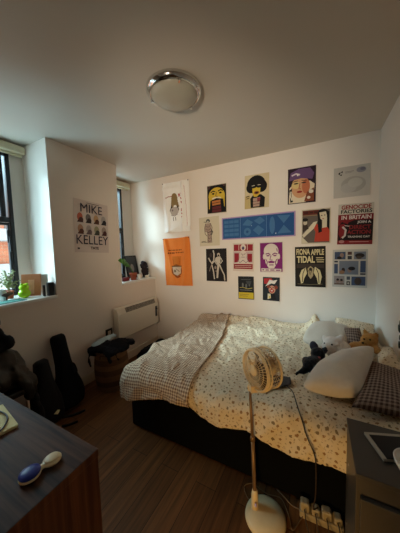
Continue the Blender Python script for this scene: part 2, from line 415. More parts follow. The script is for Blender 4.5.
# ------------------------------------------------------------------ posters
def text_polys(txt, bold=0.0):
    cu = bpy.data.curves.new('txt', 'FONT'); cu.body = txt; cu.size = 1; cu.offset = bold; cu.resolution_u = 3
    o = bpy.data.objects.new('txt', cu); COL.objects.link(o); me = evaluated(o)
    P = [(v.co.x, v.co.y) for v in me.vertices]; F = [tuple(p.vertices) for p in me.polygons]
    x0 = min(p[0] for p in P); x1 = max(p[0] for p in P); y0 = min(p[1] for p in P); y1 = max(p[1] for p in P)
    return [((p[0]-x0)/(x1-x0), (p[1]-y0)/(y1-y0)) for p in P], F
def ellpts(cu, cv, ru, rv, a0=0, n=22):
    return [(cu+ru*cos(2*pi*k/n)*cos(R(a0))-rv*sin(2*pi*k/n)*sin(R(a0)), cv+ru*cos(2*pi*k/n)*sin(R(a0))+rv*sin(2*pi*k/n)*cos(R(a0))) for k in range(n)]
def line_pts(pts, w, asp=1.0):
    L, Rr = [], []
    n = len(pts)
    for i, (x, y) in enumerate(pts):
        a = pts[max(0, i-1)]; b = pts[min(n-1, i+1)]
        dx, dy = (b[0]-a[0]), (b[1]-a[1])*asp; l = math.hypot(dx, dy) or 1
        L.append((x-dy/l*w, y+dx/l*w/asp)); Rr.append((x+dy/l*w, y-dx/l*w/asp))
    return L, Rr
WALLS = {'b': lambda a, z, o: Vector((a, YB-o, z)), 'l': lambda a, z, o: Vector((XL+o, a, z))}
def poster(label, pos, layers, paper, wall='b', cat='poster', name='wall_poster'):
    ca, cz, w, h, rot = pos; f = WALLS[wall]; ct, st = cos(R(rot)), sin(R(rot)); off = [.003]
    def P(u, v, o):
        a, b = (u-.5)*w, (v-.5)*h
        return f(ca+a*ct-b*st, cz+a*st+b*ct, o + .006*(1-v))
    mb = MB(); mb.use(ink(paper))
    A = [P(u, v, .003) for u, v in ((0, 0), (1, 0), (1, 1), (0, 1))]; B = [P(u, v, .002) for u, v in ((0, 0), (1, 0), (1, 1), (0, 1))]
    mb.face(A); mb.face(B[::-1])
    for i in range(4): mb.face([A[i], B[i], B[(i+1) % 4], A[(i+1) % 4]])
    o = .0033
    for L in layers:
        k, col = L[0], L[1]; mb.use(ink(col)); o += .00022
        clip = lambda t: min(.999, max(.001, t))
        if k == 'r':
            u0, v0, u1, v1 = L[2:6]; pts = [(u0, v0), (u1, v0), (u1, v1), (u0, v1)]; mb.face([P(clip(u), clip(v), o) for u, v in pts])
        elif k == 'p': mb.face([P(clip(u), clip(v), o) for u, v in L[2]])
        elif k == 'e': mb.face([P(clip(u), clip(v), o) for u, v in ellpts(*L[2:])])
        elif k == 'l':
            l, r = line_pts(L[2], L[3], h/w)
            for i in range(len(l)-1): mb.face([P(clip(u), clip(v), o) for u, v in (l[i], r[i], r[i+1], l[i+1])])
        elif k == 't':
            txt, u0, v0, u1, v1 = L[2:7]; bold = L[7] if len(L) > 7 else 0
            pts, F = text_polys(txt, bold)
            V = [mb.bm.verts.new(P(clip(u0+(u1-u0)*x), clip(v0+(v1-v0)*y), o)) for x, y in pts]
            for q in F:
                try: mb.bm.faces.new([V[i] for i in q]).material_index = mb.mi
                except ValueError: pass
    ob = finish(name, mb, base=f(ca, cz-h/2, .002), fixn=False)
    return tag(ob, label, cat)

BLK = (22, 20, 20); CRM = (222, 208, 176); YEL = (226, 186, 40); RED = (176, 34, 34)
def P1():   # yellow faced man with open dark beard shape
    return [('r', (34, 28, 24), .02, .02, .98, .98), ('p', (88, 60, 52), [(.05, .86), (.5, .94), (.95, .9), (.95, .98), (.05, .97)]),
        ('e', YEL, .5, .6, .42, .30), ('p', YEL, [(.09, .6), (.22, .6), (.2, .25), (.1, .15)]), ('p', YEL, [(.8, .6), (.92, .62), (.9, .2), (.8, .25)]),
        ('p', BLK, [(.1, .8), (.28, .9), (.72, .92), (.92, .82), (.8, .98), (.2, .98)]),
        ('l', BLK, [(.2, .74), (.32, .79), (.44, .75)], .025), ('l', BLK, [(.58, .76), (.7, .8), (.84, .76)], .025),
        ('e', BLK, .33, .69, .07, .03), ('e', BLK, .7, .70, .07, .03), ('l', (150, 110, 20), [(.5, .74), (.46, .6), (.56, .58)], .02),
        ('e', (240, 226, 190), .5, .52, .24, .05), ('p', BLK, [(.18, .46), (.5, .53), (.84, .48), (.9, .1), (.86, .02), (.14, .02), (.14, .2)]),
        ('p', (206, 120, 50), [(.26, .44), (.7, .46), (.7, .30), (.28, .28)]), ('p', (110, 40, 44), [(.28, .24), (.72, .26), (.74, .04), (.26, .04)]),
        ('l', BLK, [(.28, .36), (.7, .38)], .012), ('l', (60, 30, 30), [(.28, .14), (.72, .15)], .012)]
poster('poster of a yellow face with black beard and red mouth, top row', (-1.155, 2.058, .27, .363, 0), P1(), (214, 200, 170))
poster('cream poster of a black afro figure with a yellow face and shades', (-.645, 2.081, .285, .390, -.7),
    [('p', (206, 178, 110), [(0, 0), (.3, 0), (.22, .4), (.02, .38)]), ('e', BLK, .48, .70, .38, .27), ('e', BLK, .27, .62, .2, .16), ('e', BLK, .7, .64, .22, .18),
     ('p', BLK, [(.26, .02), (.24, .3), (.36, .4), (.68, .4), (.84, .3), (.82, .02)]),
     ('p', YEL, [(.32, .62), (.66, .62), (.64, .42), (.52, .34), (.4, .34), (.34, .42)]), ('e', BLK, .38, .63, .1, .035), ('e', BLK, .6, .63, .1, .035),
     ('l', (226, 214, 190), [(.3, .67), (.42, .68)], .012), ('l', (226, 214, 190), [(.54, .68), (.66, .68)], .012),
     ('e', (176, 90, 40), .5, .46, .11, .05), ('e', BLK, .5, .455, .07, .025), ('p', (190, 150, 130), [(.36, .3), (.64, .32), (.62, .05), (.36, .05)]),
     ('p', (166, 60, 66), [(.52, .3), (.66, .31), (.64, .2), (.54, .18)]), ('l', BLK, [(.36, .2), (.64, .22)], .008), ('l', BLK, [(.37, .12), (.63, .13)], .008),
     ('l', (90, 70, 40), [(.06, .36), (.2, .38)], .02), ('l', (90, 70, 40), [(.08, .3), (.2, .32)], .015)], (220, 198, 150))
poster('portrait poster of a pale face under a purple cap, dark surround', (-.165, 2.074, .274, .377, -.3),
    [('r', (48, 30, 44), .02, .02, .98, .98), ('p', (232, 214, 180), [(.04, .02), (.06, .45), (.25, .6), (.8, .6), (.96, .5), (.92, .1), (.6, .02)]),
     ('e', (222, 160, 110), .46, .46, .33, .31), ('p', (112, 78, 128), [(.05, .66), (.1, .88), (.4, .97), (.8, .96), (.94, .8), (.88, .64), (.5, .70)]),
     ('e', (228, 196, 120), .3, .52, .16, .10), ('e', (206, 110, 70), .66, .46, .14, .2), ('e', (70, 54, 50), .3, .565, .09, .02), ('e', (70, 54, 50), .58, .57, .09, .02),
     ('l', (90, 60, 50), [(.2, .62), (.36, .64)], .014), ('l', (90, 60, 50), [(.5, .64), (.68, .62)], .014), ('l', (190, 100, 70), [(.44, .56), (.41, .42), (.48, .40)], .018),
     ('e', (170, 40, 34), .43, .325, .10, .03), ('l', (226, 206, 220), [(.14, .8), (.3, .84), (.44, .8)], .03), ('e', (240, 236, 226), .36, .80, .03, .03),
     ('p', (26, 30, 30), [(.06, .4), (.16, .44), (.14, .2), (.2, .06), (.1, .04)]), ('l', (236, 226, 200), [(.12, .36), (.1, .22), (.16, .1)], .02),
     ('p', (140, 70, 40), [(.6, .04), (.7, .3), (.94, .4), (.94, .04)]), ('e', (232, 220, 200), .84, .3, .08, .05), ('e', (232, 220, 200), .76, .14, .06, .04)], (60, 40, 44))
poster('pale grey poster with faint smudges and small dark logo', (.282, 2.043, .299, .297, 0),
    [('e', (178, 172, 164), .55, .4, .34, .26), ('e', (190, 185, 178), .42, .3, .22, .16), ('e', (150, 146, 156), .76, .84, .13, .09), ('e', (122, 120, 140), .80, .86, .07, .05),
     ('p', BLK, [(.12, .8), (.19, .86), (.18, .76)]), ('p', BLK, [(.2, .84), (.25, .88), (.25, .8)]), ('p', BLK, [(.17, .74), (.24, .78), (.22, .72)]),
     ('r', (150, 146, 140), .32, .82, .56, .84), ('r', (150, 146, 140), .32, .785, .5, .80), ('e', (196, 192, 184), .6, .45, .2, .15)], (198, 192, 182))
skf = (104, 78, 70)
poster('cream line drawing of a standing patterned figure with an arm bent', (-1.272, 1.654, .29, .378, 1.1),
    [('e', (92, 90, 80), .46, .86, .10, .07), ('e', (196, 180, 156), .45, .83, .06, .04), ('p', (178, 150, 130), [(.34, .78), (.58, .78), (.64, .5), (.58, .1), (.4, .1), (.42, .46), (.3, .5), (.3, .68)]),
     ('l', skf, [(.34, .78), (.28, .62), (.3, .42), (.4, .34)], .014), ('l', skf, [(.58, .78), (.66, .62), (.6, .42), (.62, .1)], .014), ('l', skf, [(.42, .5), (.44, .3), (.42, .1)], .012),
     ('l', (60, 56, 56), [(.62, .56), (.68, .46), (.62, .36), (.6, .5)], .022), ('l', skf, [(.36, .7), (.46, .64), (.58, .7)], .01), ('l', skf, [(.34, .6), (.46, .54), (.6, .6)], .01),
     ('l', skf, [(.38, .5), (.48, .46), (.58, .5)], .014), ('l', skf, [(.45, .4), (.52, .36), (.58, .4)], .01), ('l', skf, [(.45, .28), (.52, .24), (.58, .28)], .01), ('l', skf, [(.45, .18), (.52, .14), (.58, .18)], .01),
     ('l', (70, 64, 60), [(.25, .84), (.4, .82)], .012), ('l', (70, 64, 60), [(.1, .13), (.2, .15), (.36, .13)], .016), ('l', (120, 104, 84), [(.1, .17), (.34, .17)], .006)], (222, 206, 172))
bl = (34, 86, 150); lb = (66, 120, 174)
poster('long horizontal blue poster with a lilac border and pale shapes', (-.656, 1.673, .868, .276, .3),
    [('r', bl, .016, .05, .984, .95), ('r', (40, 96, 158), .03, .1, .27, .9), ('r', (38, 92, 154), .3, .08, .63, .92)] +
    [('r', lb, .04+.075*i, .16+.19*j, .105+.075*i, .28+.19*j) for i in range(3) for j in range(4)] +
    [('p', lb, [(.31, .6), (.38, .85), (.46, .7), (.42, .55)]), ('e', lb, .38, .3, .05, .17), ('e', bl, .38, .3, .018, .06), ('p', lb, [(.47, .75), (.56, .9), (.62, .72), (.55, .58)]),
     ('p', lb, [(.46, .35), (.53, .55), (.61, .35), (.54, .12)]), ('e', lb, .715, .5, .035, .36), ('p', lb, [(.78, .88), (.94, .86), (.86, .55)]), ('p', lb, [(.78, .14), (.95, .16), (.86, .48)]),
     ('r', (120, 170, 214), .28, .06, .284, .94), ('r', (120, 170, 214), .64, .06, .643, .94), ('e', (190, 206, 226), .76, .16, .008, .024), ('e', (150, 190, 220), .44, .55, .006, .02)], (184, 150, 196))
poster('poster of a dark haired woman in a red dress, grey background', (-.026, 1.630, .272, .366, -.3),
    [('r', (104, 92, 82), .03, .03, .97, .97), ('r', (112, 38, 26), .04, .84, .6, .96), ('r', (176, 130, 80), .04, .81, .6, .825),
     ('r', (72, 32, 26), .08, .875, .24, .925), ('r', (72, 32, 26), .28, .875, .4, .925), ('r', (72, 32, 26), .44, .875, .56, .925), ('e', BLK, .74, .84, .19, .14), ('p', BLK, [(.56, .8), (.66, .9), (.72, .5), (.68, .3), (.56, .36), (.6, .5)]), ('p', BLK, [(.86, .9), (.96, .9), (.96, .4), (.86, .4)]),
     ('p', CRM, [(.62, .88), (.84, .9), (.88, .76), (.76, .64), (.66, .7)]), ('p', CRM, [(.72, .7), (.88, .74), (.88, .4), (.72, .38)]),
     ('p', (206, 62, 40), [(.46, .06), (.5, .34), (.42, .46), (.46, .58), (.56, .56), (.62, .34), (.72, .44), (.9, .46), (.97, .36), (.97, .06)]),
     ('p', CRM, [(.03, .26), (.42, .62), (.56, .64), (.44, .44), (.08, .18)]), ('p', CRM, [(.03, .2), (.24, .03), (.03, .03)]), ('p', BLK, [(.56, .64), (.66, .66), (.72, .34), (.6, .3)]),
     ('e', (206, 190, 160), .13, .62, .07, .07), ('e', (36, 30, 28), .13, .70, .10, .05), ('p', (64, 52, 46), [(.04, .54), (.2, .56), (.26, .44), (.04, .34)]),
     ('e', (60, 40, 36), .70, .79, .03, .012), ('e', (60, 40, 36), .80, .80, .03, .012), ('e', (180, 60, 50), .75, .70, .03, .012)], (214, 200, 170))
dr = (140, 26, 32)
poster('red and black protest poster headed GENOCIDE FACTORIES on white', (.319, 1.627, .29, .400, -1.3),
    [('t', (160, 36, 40), 'GENOCIDE', .09, .865, .93, .97, .035), ('t', BLK, 'FACTORIES', .08, .765, .96, .855, .03), ('r', dr, .0, .0, 1, .74),
     ('p', (30, 18, 20), [(.3, .54), (.48, .60), (1, .60), (1, .1), (.3, .1)]), ('t', (226, 214, 206), 'IN BRITAIN', .1, .62, .94, .715, .025), ('t', (222, 210, 204), 'JOIN A', .56, .5, .94, .575, .03),
     ('t', (150, 34, 38), 'DIRECT', .34, .375, .94, .475, .03), ('t', (150, 34, 38), 'ACTION', .28, .255, .94, .355, .03), ('t', (216, 206, 198), 'TRAINING DAY', .3, .165, .93, .215, .02),
     ('r', (160, 40, 44), .3, .04, .97, .09), ('r', (196, 150, 146), .36, .058, .9, .072), ('p', (30, 20, 22), [(.02, .1), (.3, .1), (.3, .5), (.12, .56), (.02, .46)]),
     ('p', dr, [(.06, .5), (.2, .52), (.24, .3), (.1, .14), (.03, .26)]), ('l', (206, 190, 184), [(.14, .44), (.24, .36), (.22, .22), (.14, .16)], .03), ('l', (206, 190, 184), [(.2, .47), (.34, .45)], .012),
     ('l', (206, 190, 184), [(.02, .28), (.1, .24)], .014), ('e', (190, 120, 118), .13, .07, .08, .04)][:11] +
    [('p', (30, 20, 22), [(.02, .1), (.3, .1), (.3, .5), (.12, .56), (.02, .46)]), ('p', dr, [(.06, .5), (.2, .52), (.24, .3), (.1, .14), (.03, .26)]),
     ('l', (206, 190, 184), [(.14, .44), (.24, .36), (.22, .22), (.14, .16)], .03), ('l', (206, 190, 184), [(.2, .47), (.34, .45)], .012), ('e', (190, 120, 118), .13, .07, .08, .04)], (206, 196, 180))
wf = (206, 190, 170)
poster('black poster of two pale dancing figures, below the cream drawing', (-1.18, 1.212, .291, .427, .2),
    [('r', (36, 28, 28), .02, .02, .98, .98), ('l', wf, [(.36, .95), (.4, .84), (.38, .6), (.26, .52)], .03), ('l', wf, [(.12, .72), (.2, .62), (.28, .56), (.34, .62)], .03), ('e', (70, 54, 50), .24, .8, .07, .07),
     ('l', wf, [(.28, .5), (.36, .3), (.4, .06)], .028), ('l', (150, 130, 116), [(.26, .5), (.2, .4), (.16, .3)], .016), ('e', wf, .62, .81, .07, .06), ('p', wf, [(.5, .74), (.72, .76), (.7, .56), (.56, .52), (.48, .6)]),
     ('l', wf, [(.5, .72), (.44, .6), (.52, .52), (.7, .62)], .026), ('l', wf, [(.72, .72), (.8, .62), (.7, .54)], .022), ('p', wf, [(.56, .54), (.68, .54), (.62, .34), (.58, .1), (.5, .1), (.52, .3)]),
     ('l', wf, [(.66, .52), (.76, .36), (.88, .2), (.9, .03)], .028), ('e', (150, 130, 120), .46, .42, .05, .05), ('l', (150, 130, 116), [(.46, .32), (.52, .3)], .024), ('e', (36, 28, 28), .62, .79, .04, .03)], (30, 24, 24))
dred = (168, 30, 44); pal = (226, 206, 190)
poster('small red and cream poster of a bust between flags', (-.818, 1.311, .266, .347, -.7),
    [('r', dred, .05, .72, .95, .95), ('r', dred, .05, .08, .95, .26), ('e', pal, .5, .84, .13, .12), ('e', (90, 70, 110), .5, .82, .06, .06), ('r', (206, 176, 170), .05, .3, .95, .7),
     ('p', dred, [(.08, .64), (.3, .64), (.3, .34), (.08, .3)]), ('p', dred, [(.7, .62), (.92, .62), (.92, .34), (.7, .32)]), ('e', pal, .5, .58, .17, .15), ('p', pal, [(.22, .28), (.34, .46), (.66, .46), (.8, .28)]),
     ('l', (110, 70, 80), [(.4, .62), (.47, .6)], .012), ('l', (110, 70, 80), [(.53, .6), (.62, .62)], .012), ('l', (110, 70, 80), [(.42, .5), (.58, .5)], .01), ('l', (120, 60, 70), [(.5, .6), (.48, .54)], .01),
     ('l', (120, 90, 120), [(.22, .4), (.36, .3), (.5, .4)], .012), ('l', (120, 90, 120), [(.5, .4), (.64, .3), (.8, .42)], .012), ('l', pal, [(.1, .2), (.9, .2)], .01), ('l', pal, [(.1, .14), (.9, .14)], .01),
     ('l', pal, [(.3, .96), (.3, .74)], .012), ('l', pal, [(.7, .96), (.7, .74)], .012)], (226, 206, 186))
pu = (140, 30, 116); pc = (232, 216, 200)
poster('purple poster of a bald frowning cream face', (-.484, 1.307, .267, .359, .6),
    [('r', pu, .03, .03, .97, .97), ('e', pc, .5, .70, .31, .24), ('p', pc, [(.2, .7), (.8, .7), (.76, .32), (.62, .14), (.4, .14), (.26, .32)]), ('e', pc, .2, .52, .05, .09), ('e', pc, .82, .52, .05, .09),
     ('l', pu, [(.27, .6), (.38, .63), (.47, .58)], .024), ('l', pu, [(.55, .58), (.66, .63), (.76, .6)], .024), ('e', pu, .37, .55, .07, .022), ('e', pu, .66, .55, .07, .022), ('l', pu, [(.5, .56), (.45, .42), (.56, .41)], .016),
     ('p', pu, [(.36, .36), (.5, .39), (.66, .36), (.62, .31), (.4, .31)]), ('l', pu, [(.42, .25), (.6, .25)], .02), ('l', pu, [(.28, .44), (.34, .34), (.32, .26)], .016), ('l', pu, [(.74, .44), (.68, .34), (.7, .24)], .018),
     ('l', pu, [(.74, .78), (.76, .68)], .016), ('p', pc, [(.08, .04), (.92, .04), (.92, .12), (.08, .14)]), ('l', pu, [(.12, .09), (.2, .09)], .024), ('l', pu, [(.26, .085), (.4, .085)], .022), ('l', pu, [(.46, .085), (.64, .085)], .022), ('l', pu, [(.7, .08), (.88, .08)], .022)], (230, 216, 200))
poster('small black poster with a yellow band along the bottom', (-.787, .931, .198, .284, .7),
    [('r', (34, 36, 40), .03, .32, .97, .97), ('r', (226, 196, 36), .03, .03, .97, .30), ('r', (120, 100, 40), .1, .2, .7, .215), ('r', (120, 100, 40), .1, .13, .6, .145), ('e', (110, 110, 108), .3, .62, .06, .1), ('e', (110, 110, 108), .52, .58, .06, .1),
     ('e', (96, 96, 96), .72, .66, .05, .1), ('l', (190, 170, 70), [(.1, .5), (.3, .52), (.6, .46), (.9, .5)], .02), ('l', (150, 150, 146), [(.1, .4), (.88, .4)], .014), ('l', (90, 96, 100), [(.2, .86), (.8, .86)], .02), ('p', (70, 74, 78), [(.5, .8), (.86, .8), (.8, .66), (.6, .66)])], (40, 40, 40))
poster('small dark poster of a red nosed clown face with red splash', (-.485, .933, .192, .278, -.5),
    [('r', (40, 44, 50), .03, .03, .97, .97), ('p', (196, 44, 48), [(.06, .94), (.5, .96), (.62, .84), (.3, .78), (.4, .68), (.08, .72)]), ('p', (226, 216, 206), [(.4, .9), (.62, .86), (.86, .9), (.7, .72), (.5, .74), (.14, .6), (.3, .76)]),
     ('e', (214, 150, 120), .55, .48, .2, .17), ('e', (150, 60, 40), .34, .6, .1, .07), ('e', (150, 60, 40), .78, .58, .1, .08), ('e', (200, 40, 36), .54, .42, .14, .07), ('e', (230, 220, 208), .54, .43, .07, .025), ('e', (190, 30, 30), .53, .52, .04, .03),
     ('e', (30, 26, 26), .46, .57, .03, .02), ('e', (30, 26, 26), .62, .57, .03, .02), ('p', (226, 210, 170), [(.3, .3), (.46, .3), (.5, .12), (.3, .06)]), ('p', (30, 28, 30), [(.5, .3), (.72, .32), (.8, .06), (.48, .06)]), ('e', YEL, .42, .16, .05, .04)], (44, 44, 48))
fc = (222, 204, 150)
poster('black and cream concert poster with pale wings below the red dress poster', (-.077, 1.199, .297, .438, .7),
    [('r', (32, 26, 22), .02, .02, .98, .98), ('t', fc, 'FIONA', .05, .80, .50, .95, .03), ('t', fc, 'APPLE', .53, .79, .95, .93, .03), ('t', fc, 'TIDAL', .06, .60, .66, .77, .035), ('r', fc, .7, .66, .95, .68), ('r', fc, .7, .71, .93, .73), ('r', fc, .72, .61, .94, .63),
     ('r', (66, 54, 46), .05, .47, .95, .57), ('p', fc, [(.36, .48), (.22, .42), (.15, .28), (.2, .08), (.27, .1), (.3, .2), (.4, .34)]), ('p', fc, [(.66, .50), (.82, .42), (.88, .26), (.82, .06), (.76, .08), (.72, .22), (.62, .36)]),
     ('p', (176, 156, 112), [(.42, .46), (.52, .52), (.62, .46), (.6, .28), (.52, .2), (.44, .28)]), ('l', (40, 32, 28), [(.34, .46), (.27, .34), (.24, .12)], .012), ('l', (40, 32, 28), [(.7, .46), (.77, .34), (.79, .1)], .012), ('l', (40, 32, 28), [(.46, .42), (.5, .3), (.56, .42)], .012), ('e', (56, 46, 40), .52, .44, .05, .04),
     ('l', (110, 96, 70), [(.08, .07), (.5, .06), (.9, .08)], .012)], (30, 24, 20))
nb = (66, 84, 118); nb2 = (118, 128, 146); sk = (150, 122, 112)
poster('grey collage poster of blue photograph panels in a grid', (.281, 1.186, .295, .383, 0),
    [('r', nb, .06, .74, .38, .94), ('r', nb2, .62, .74, .95, .94), ('r', (90, 62, 58), .44, .86, .56, .94), ('r', (60, 64, 74), .44, .74, .56, .83), ('r', nb2, .2, .34, .75, .70), ('r', nb, .05, .36, .16, .62), ('r', (44, 52, 70), .05, .66, .16, .70),
     ('r', nb, .8, .4, .95, .70), ('r', (44, 52, 70), .8, .34, .95, .38), ('r', (150, 140, 140), .05, .06, .36, .30), ('r', nb, .56, .06, .95, .29), ('r', (80, 86, 100), .42, .2, .52, .29), ('r', (40, 38, 42), .42, .06, .52, .16),
     ('e', sk, .27, .85, .06, .06), ('e', (40, 34, 36), .2, .78, .07, .04), ('e', (46, 40, 40), .78, .84, .13, .06), ('e', (80, 70, 60), .76, .79, .08, .04), ('e', sk, .5, .46, .06, .07), ('e', (36, 32, 38), .56, .5, .1, .05), ('e', (60, 46, 44), .32, .46, .05, .06),
     ('e', (150, 110, 80), .28, .40, .08, .05), ('e', sk, .16, .16, .06, .06), ('e', (40, 34, 36), .16, .2, .04, .03), ('e', sk, .27, .16, .05, .05), ('e', (40, 34, 36), .27, .19, .04, .03), ('r', (110, 80, 60), .06, .07, .35, .1), ('e', (70, 58, 54), .74, .17, .1, .1), ('e', (186, 176, 168), .47, .11, .03, .03)], (198, 194, 186))
# MIKE KELLEY poster on the left wall
mk = [('t', (38, 36, 66), 'MIKE', .17, .77, .80, .93, .0), ('t', (38, 36, 66), 'KELLEY', .04, .16, .97, .33, .0), ('t', (34, 30, 34), 'TATE', .42, .06, .66, .115, .03), ('r', (120, 104, 96), .34, .948, .7, .960), ('r', (60, 50, 50), .06, .06, .12, .09)]
cols = [((200, 96, 70), (90, 60, 56)), ((120, 112, 110), (60, 54, 56)), ((206, 160, 110), (96, 56, 40)), ((176, 170, 168), (50, 46, 50)), ((186, 140, 110), (100, 60, 50)), ((176, 164, 160), (110, 96, 100)), ((160, 156, 120), (70, 74, 66)), ((170, 150, 140), (90, 50, 50))]
for k in range(8):
    u = .06+.228*(k % 4); v = .56 if k < 4 else .34; a, b = cols[k]
    mk += [('r', (216, 206, 198), u, v, u+.205, v+.2), ('e', a, u+.10, v+.11, .075, .08), ('e', b, u+.13, v+.06, .06, .05), ('p', b, [(u+.02, v+.01), (u+.19, v+.01), (u+.16, v+.07), (u+.05, v+.05)])]
mk = mk[5:] + mk[:5]
poster('white exhibition poster with eight small pictures between the two windows', (1.661, 1.695, .421, .554, -2.3), mk, (222, 206, 196), wall='l')

# cloth banners -------------------------------------------------------
def inside(pts, u, v):
    c = False; n = len(pts); j = n-1
    for i in range(n):
        (xi, yi), (xj, yj) = pts[i], pts[j]
        if (yi > v) != (yj > v) and u < (xj-xi)*(v-yi)/(yj-yi)+xi: c = not c
        j = i
    return c
def banner(label, pos, layers, cloth, wr, sag, pins):
    ca, cz, w, h, rot = pos
    t = thing('cloth_banner', label, 'banner', (ca, YB, cz-h/2))
    mb = MB(); mb.use(cloth); shapes = []
    for L in layers:
        if L[0] == 'e': pts = ellpts(*L[2:])
        elif L[0] == 'r': pts = [(L[2], L[3]), (L[4], L[3]), (L[4], L[5]), (L[2], L[5])]
        elif L[0] == 'l':
            l, r = line_pts(L[2], L[3], h/w); pts = l+r[::-1]
        else: pts = L[2]
        mb.use(mat('dye_%d_%d_%d' % L[1], L[1], .9, spec=.15)); shapes.append((pts, mb.mi))
    def P(u, v):
        a, b = (u-.5)*w, (v-.5)*h
        a += .02*w*(1-v)*(u-.5)*0; b -= sag*sin(pi*u)*v
        o = .012 + 1.6*wr(u, v)
        a2, b2 = a*cos(R(rot))-b*sin(R(rot)), a*sin(R(rot))+b*cos(R(rot))
        return Vector((ca+a2+.01*(1-v), YB-max(.003, o), cz+b2))
    def mf(u, v):
        k = 0
        for pts, mi in shapes:
            if inside(pts, u, v): k = mi
        return k
    mb.grid(P, 84, 126, mf); finish('cloth', mb, None, t, smooth=True, fixn=False)
    for u in pins:
        p = P(u, .985); finish('pin', MB().lathe([(0, .012), (.006, .011), (.007, .004), (.003, 0)], (p.x, p.y, p.z), (0, -1, 0), 10), mat('pin_head', (60, 40, 40), .4), t)
def wr1(u, v):
    d1 = abs((u-.05)-(1-v)*.12); d2 = abs((.95-u)-(1-v)*.06)
    return .010*math.exp(-(d1/.05)**2)+.014*math.exp(-((u-.72-.04*v)/.05)**2)+.010*math.exp(-(((v-.16)+.3*abs(u-.7))/.05)**2)+.008*noise.noise(Vector((u*4, v*5, 1)))+.006*math.exp(-((u-.2)/.04)**2)+.008*math.exp(-((v-.88)/.03)**2)*(u < .62)
def wr2(u, v):
    return .016*math.exp(-(((u-.1)-(1-v)*.25)/.06)**2)*(.3+v)+.018*math.exp(-(((.9-u)-(1-v)*.22)/.06)**2)*(.3+v)+.010*noise.noise(Vector((u*3.5, v*2.5, 7)))+.008*math.exp(-((u-.5)/.08)**2)*(1-v)
WBAN = mat('white_banner_cotton', (242, 240, 236), .9, spec=.15, vary=.03)
OBAN = mat('orange_banner_cotton', (230, 134, 62), .85, spec=.2, vary=.05)
kk = (180, 60, 66)
banner('white cloth banner with a drawn figure and red marks, top left of the posters', (-1.773, 2.027, .439, .694, -.3),
    [('e', (140, 118, 80), .44, .66, .12, .12), ('p', (140, 118, 80), [(.32, .66), (.56, .66), (.60, .5), (.52, .5), (.44, .58), (.36, .5), (.26, .46)]), ('p', (70, 64, 54), [(.3, .56), (.24, .44), (.28, .40), (.34, .5)]), ('p', (70, 64, 54), [(.54, .54), (.6, .44), (.56, .42), (.5, .5)]),
     ('e', (186, 176, 168), .42, .42, .16, .09), ('e', (120, 110, 108), .34, .44, .03, .018), ('l', (150, 140, 136), [(.3, .34), (.42, .32), (.54, .36)], .012), ('l', (180, 120, 110), [(.1, .7), (.2, .72), (.34, .72)], .014), ('l', (120, 110, 106), [(.38, .3), (.38, .22)], .012), ('l', (120, 110, 106), [(.46, .3), (.47, .23)], .012),
     ('l', kk, [(.60, .76), (.62, .70)], .02), ('l', kk, [(.66, .77), (.63, .73), (.67, .71)], .012), ('l', kk, [(.67, .68), (.72, .64)], .018), ('l', kk, [(.70, .60), (.72, .56)], .026), ('l', kk, [(.70, .46), (.71, .40)], .024), ('l', kk, [(.72, .37), (.73, .34)], .02), ('l', kk, [(.71, .30), (.72, .28)], .02), ('l', (200, 150, 146), [(.82, .9), (.86, .5), (.9, .1)], .006)],
    WBAN, wr1, .004, (.03, .97))
dk = (120, 52, 20)
banner('orange cloth banner with dark lettering and a small cup emblem', (-1.786, 1.255, .449, .686, 1.6),
    [('r', dk, .2+.055*i, .735, .235+.055*i, .765) for i in range(9)] + [('r', dk, .18+.062*i, .675, .228+.062*i, .71) for i in range(4)] + [('r', dk, .47+.06*i, .68, .51+.06*i, .71) for i in range(5)] +
    [('p', (206, 120, 50), [(.3, .62), (.64, .62), (.6, .4), (.34, .4)]), ('e', (150, 84, 40), .46, .32, .19, .13), ('p', (206, 186, 164), [(.3, .40), (.62, .40), (.6, .26), (.48, .21), (.34, .25)]), ('e', (130, 110, 92), .39, .31, .05, .03), ('l', (130, 110, 92), [(.44, .36), (.56, .30)], .012), ('r', (120, 84, 50), .28, .40, .64, .42), ('l', (160, 70, 26), [(.38, .2), (.48, .17), (.58, .2)], .02), ('l', (190, 90, 36), [(.34, .56), (.36, .45)], .008), ('l', (190, 90, 36), [(.56, .58), (.58, .45)], .008)],
    OBAN, wr2, .006, (.02, .98))

# ------------------------------------------------------------------ bed
t = thing('double_bed', 'black divan bed standing against the back wall under floral bedding', 'bed', (-.4, 1.95, 0))
finish('divan_base', MB().bb(-1.32, .47, 1.25, 2.62, .02, .34), DIVAN, t, bevel=.015)
finish('mattress', MB().bb(-1.27, .465, 1.27, 2.61, .34, .48), SHEET, t, bevel=.04)
for x in (-1.2, .35):
    for y in (1.33, 2.52): finish('caster', MB().tube([(x, y-.012, .02), (x, y+.012, .02)], .02, 14), BLKPL, t)

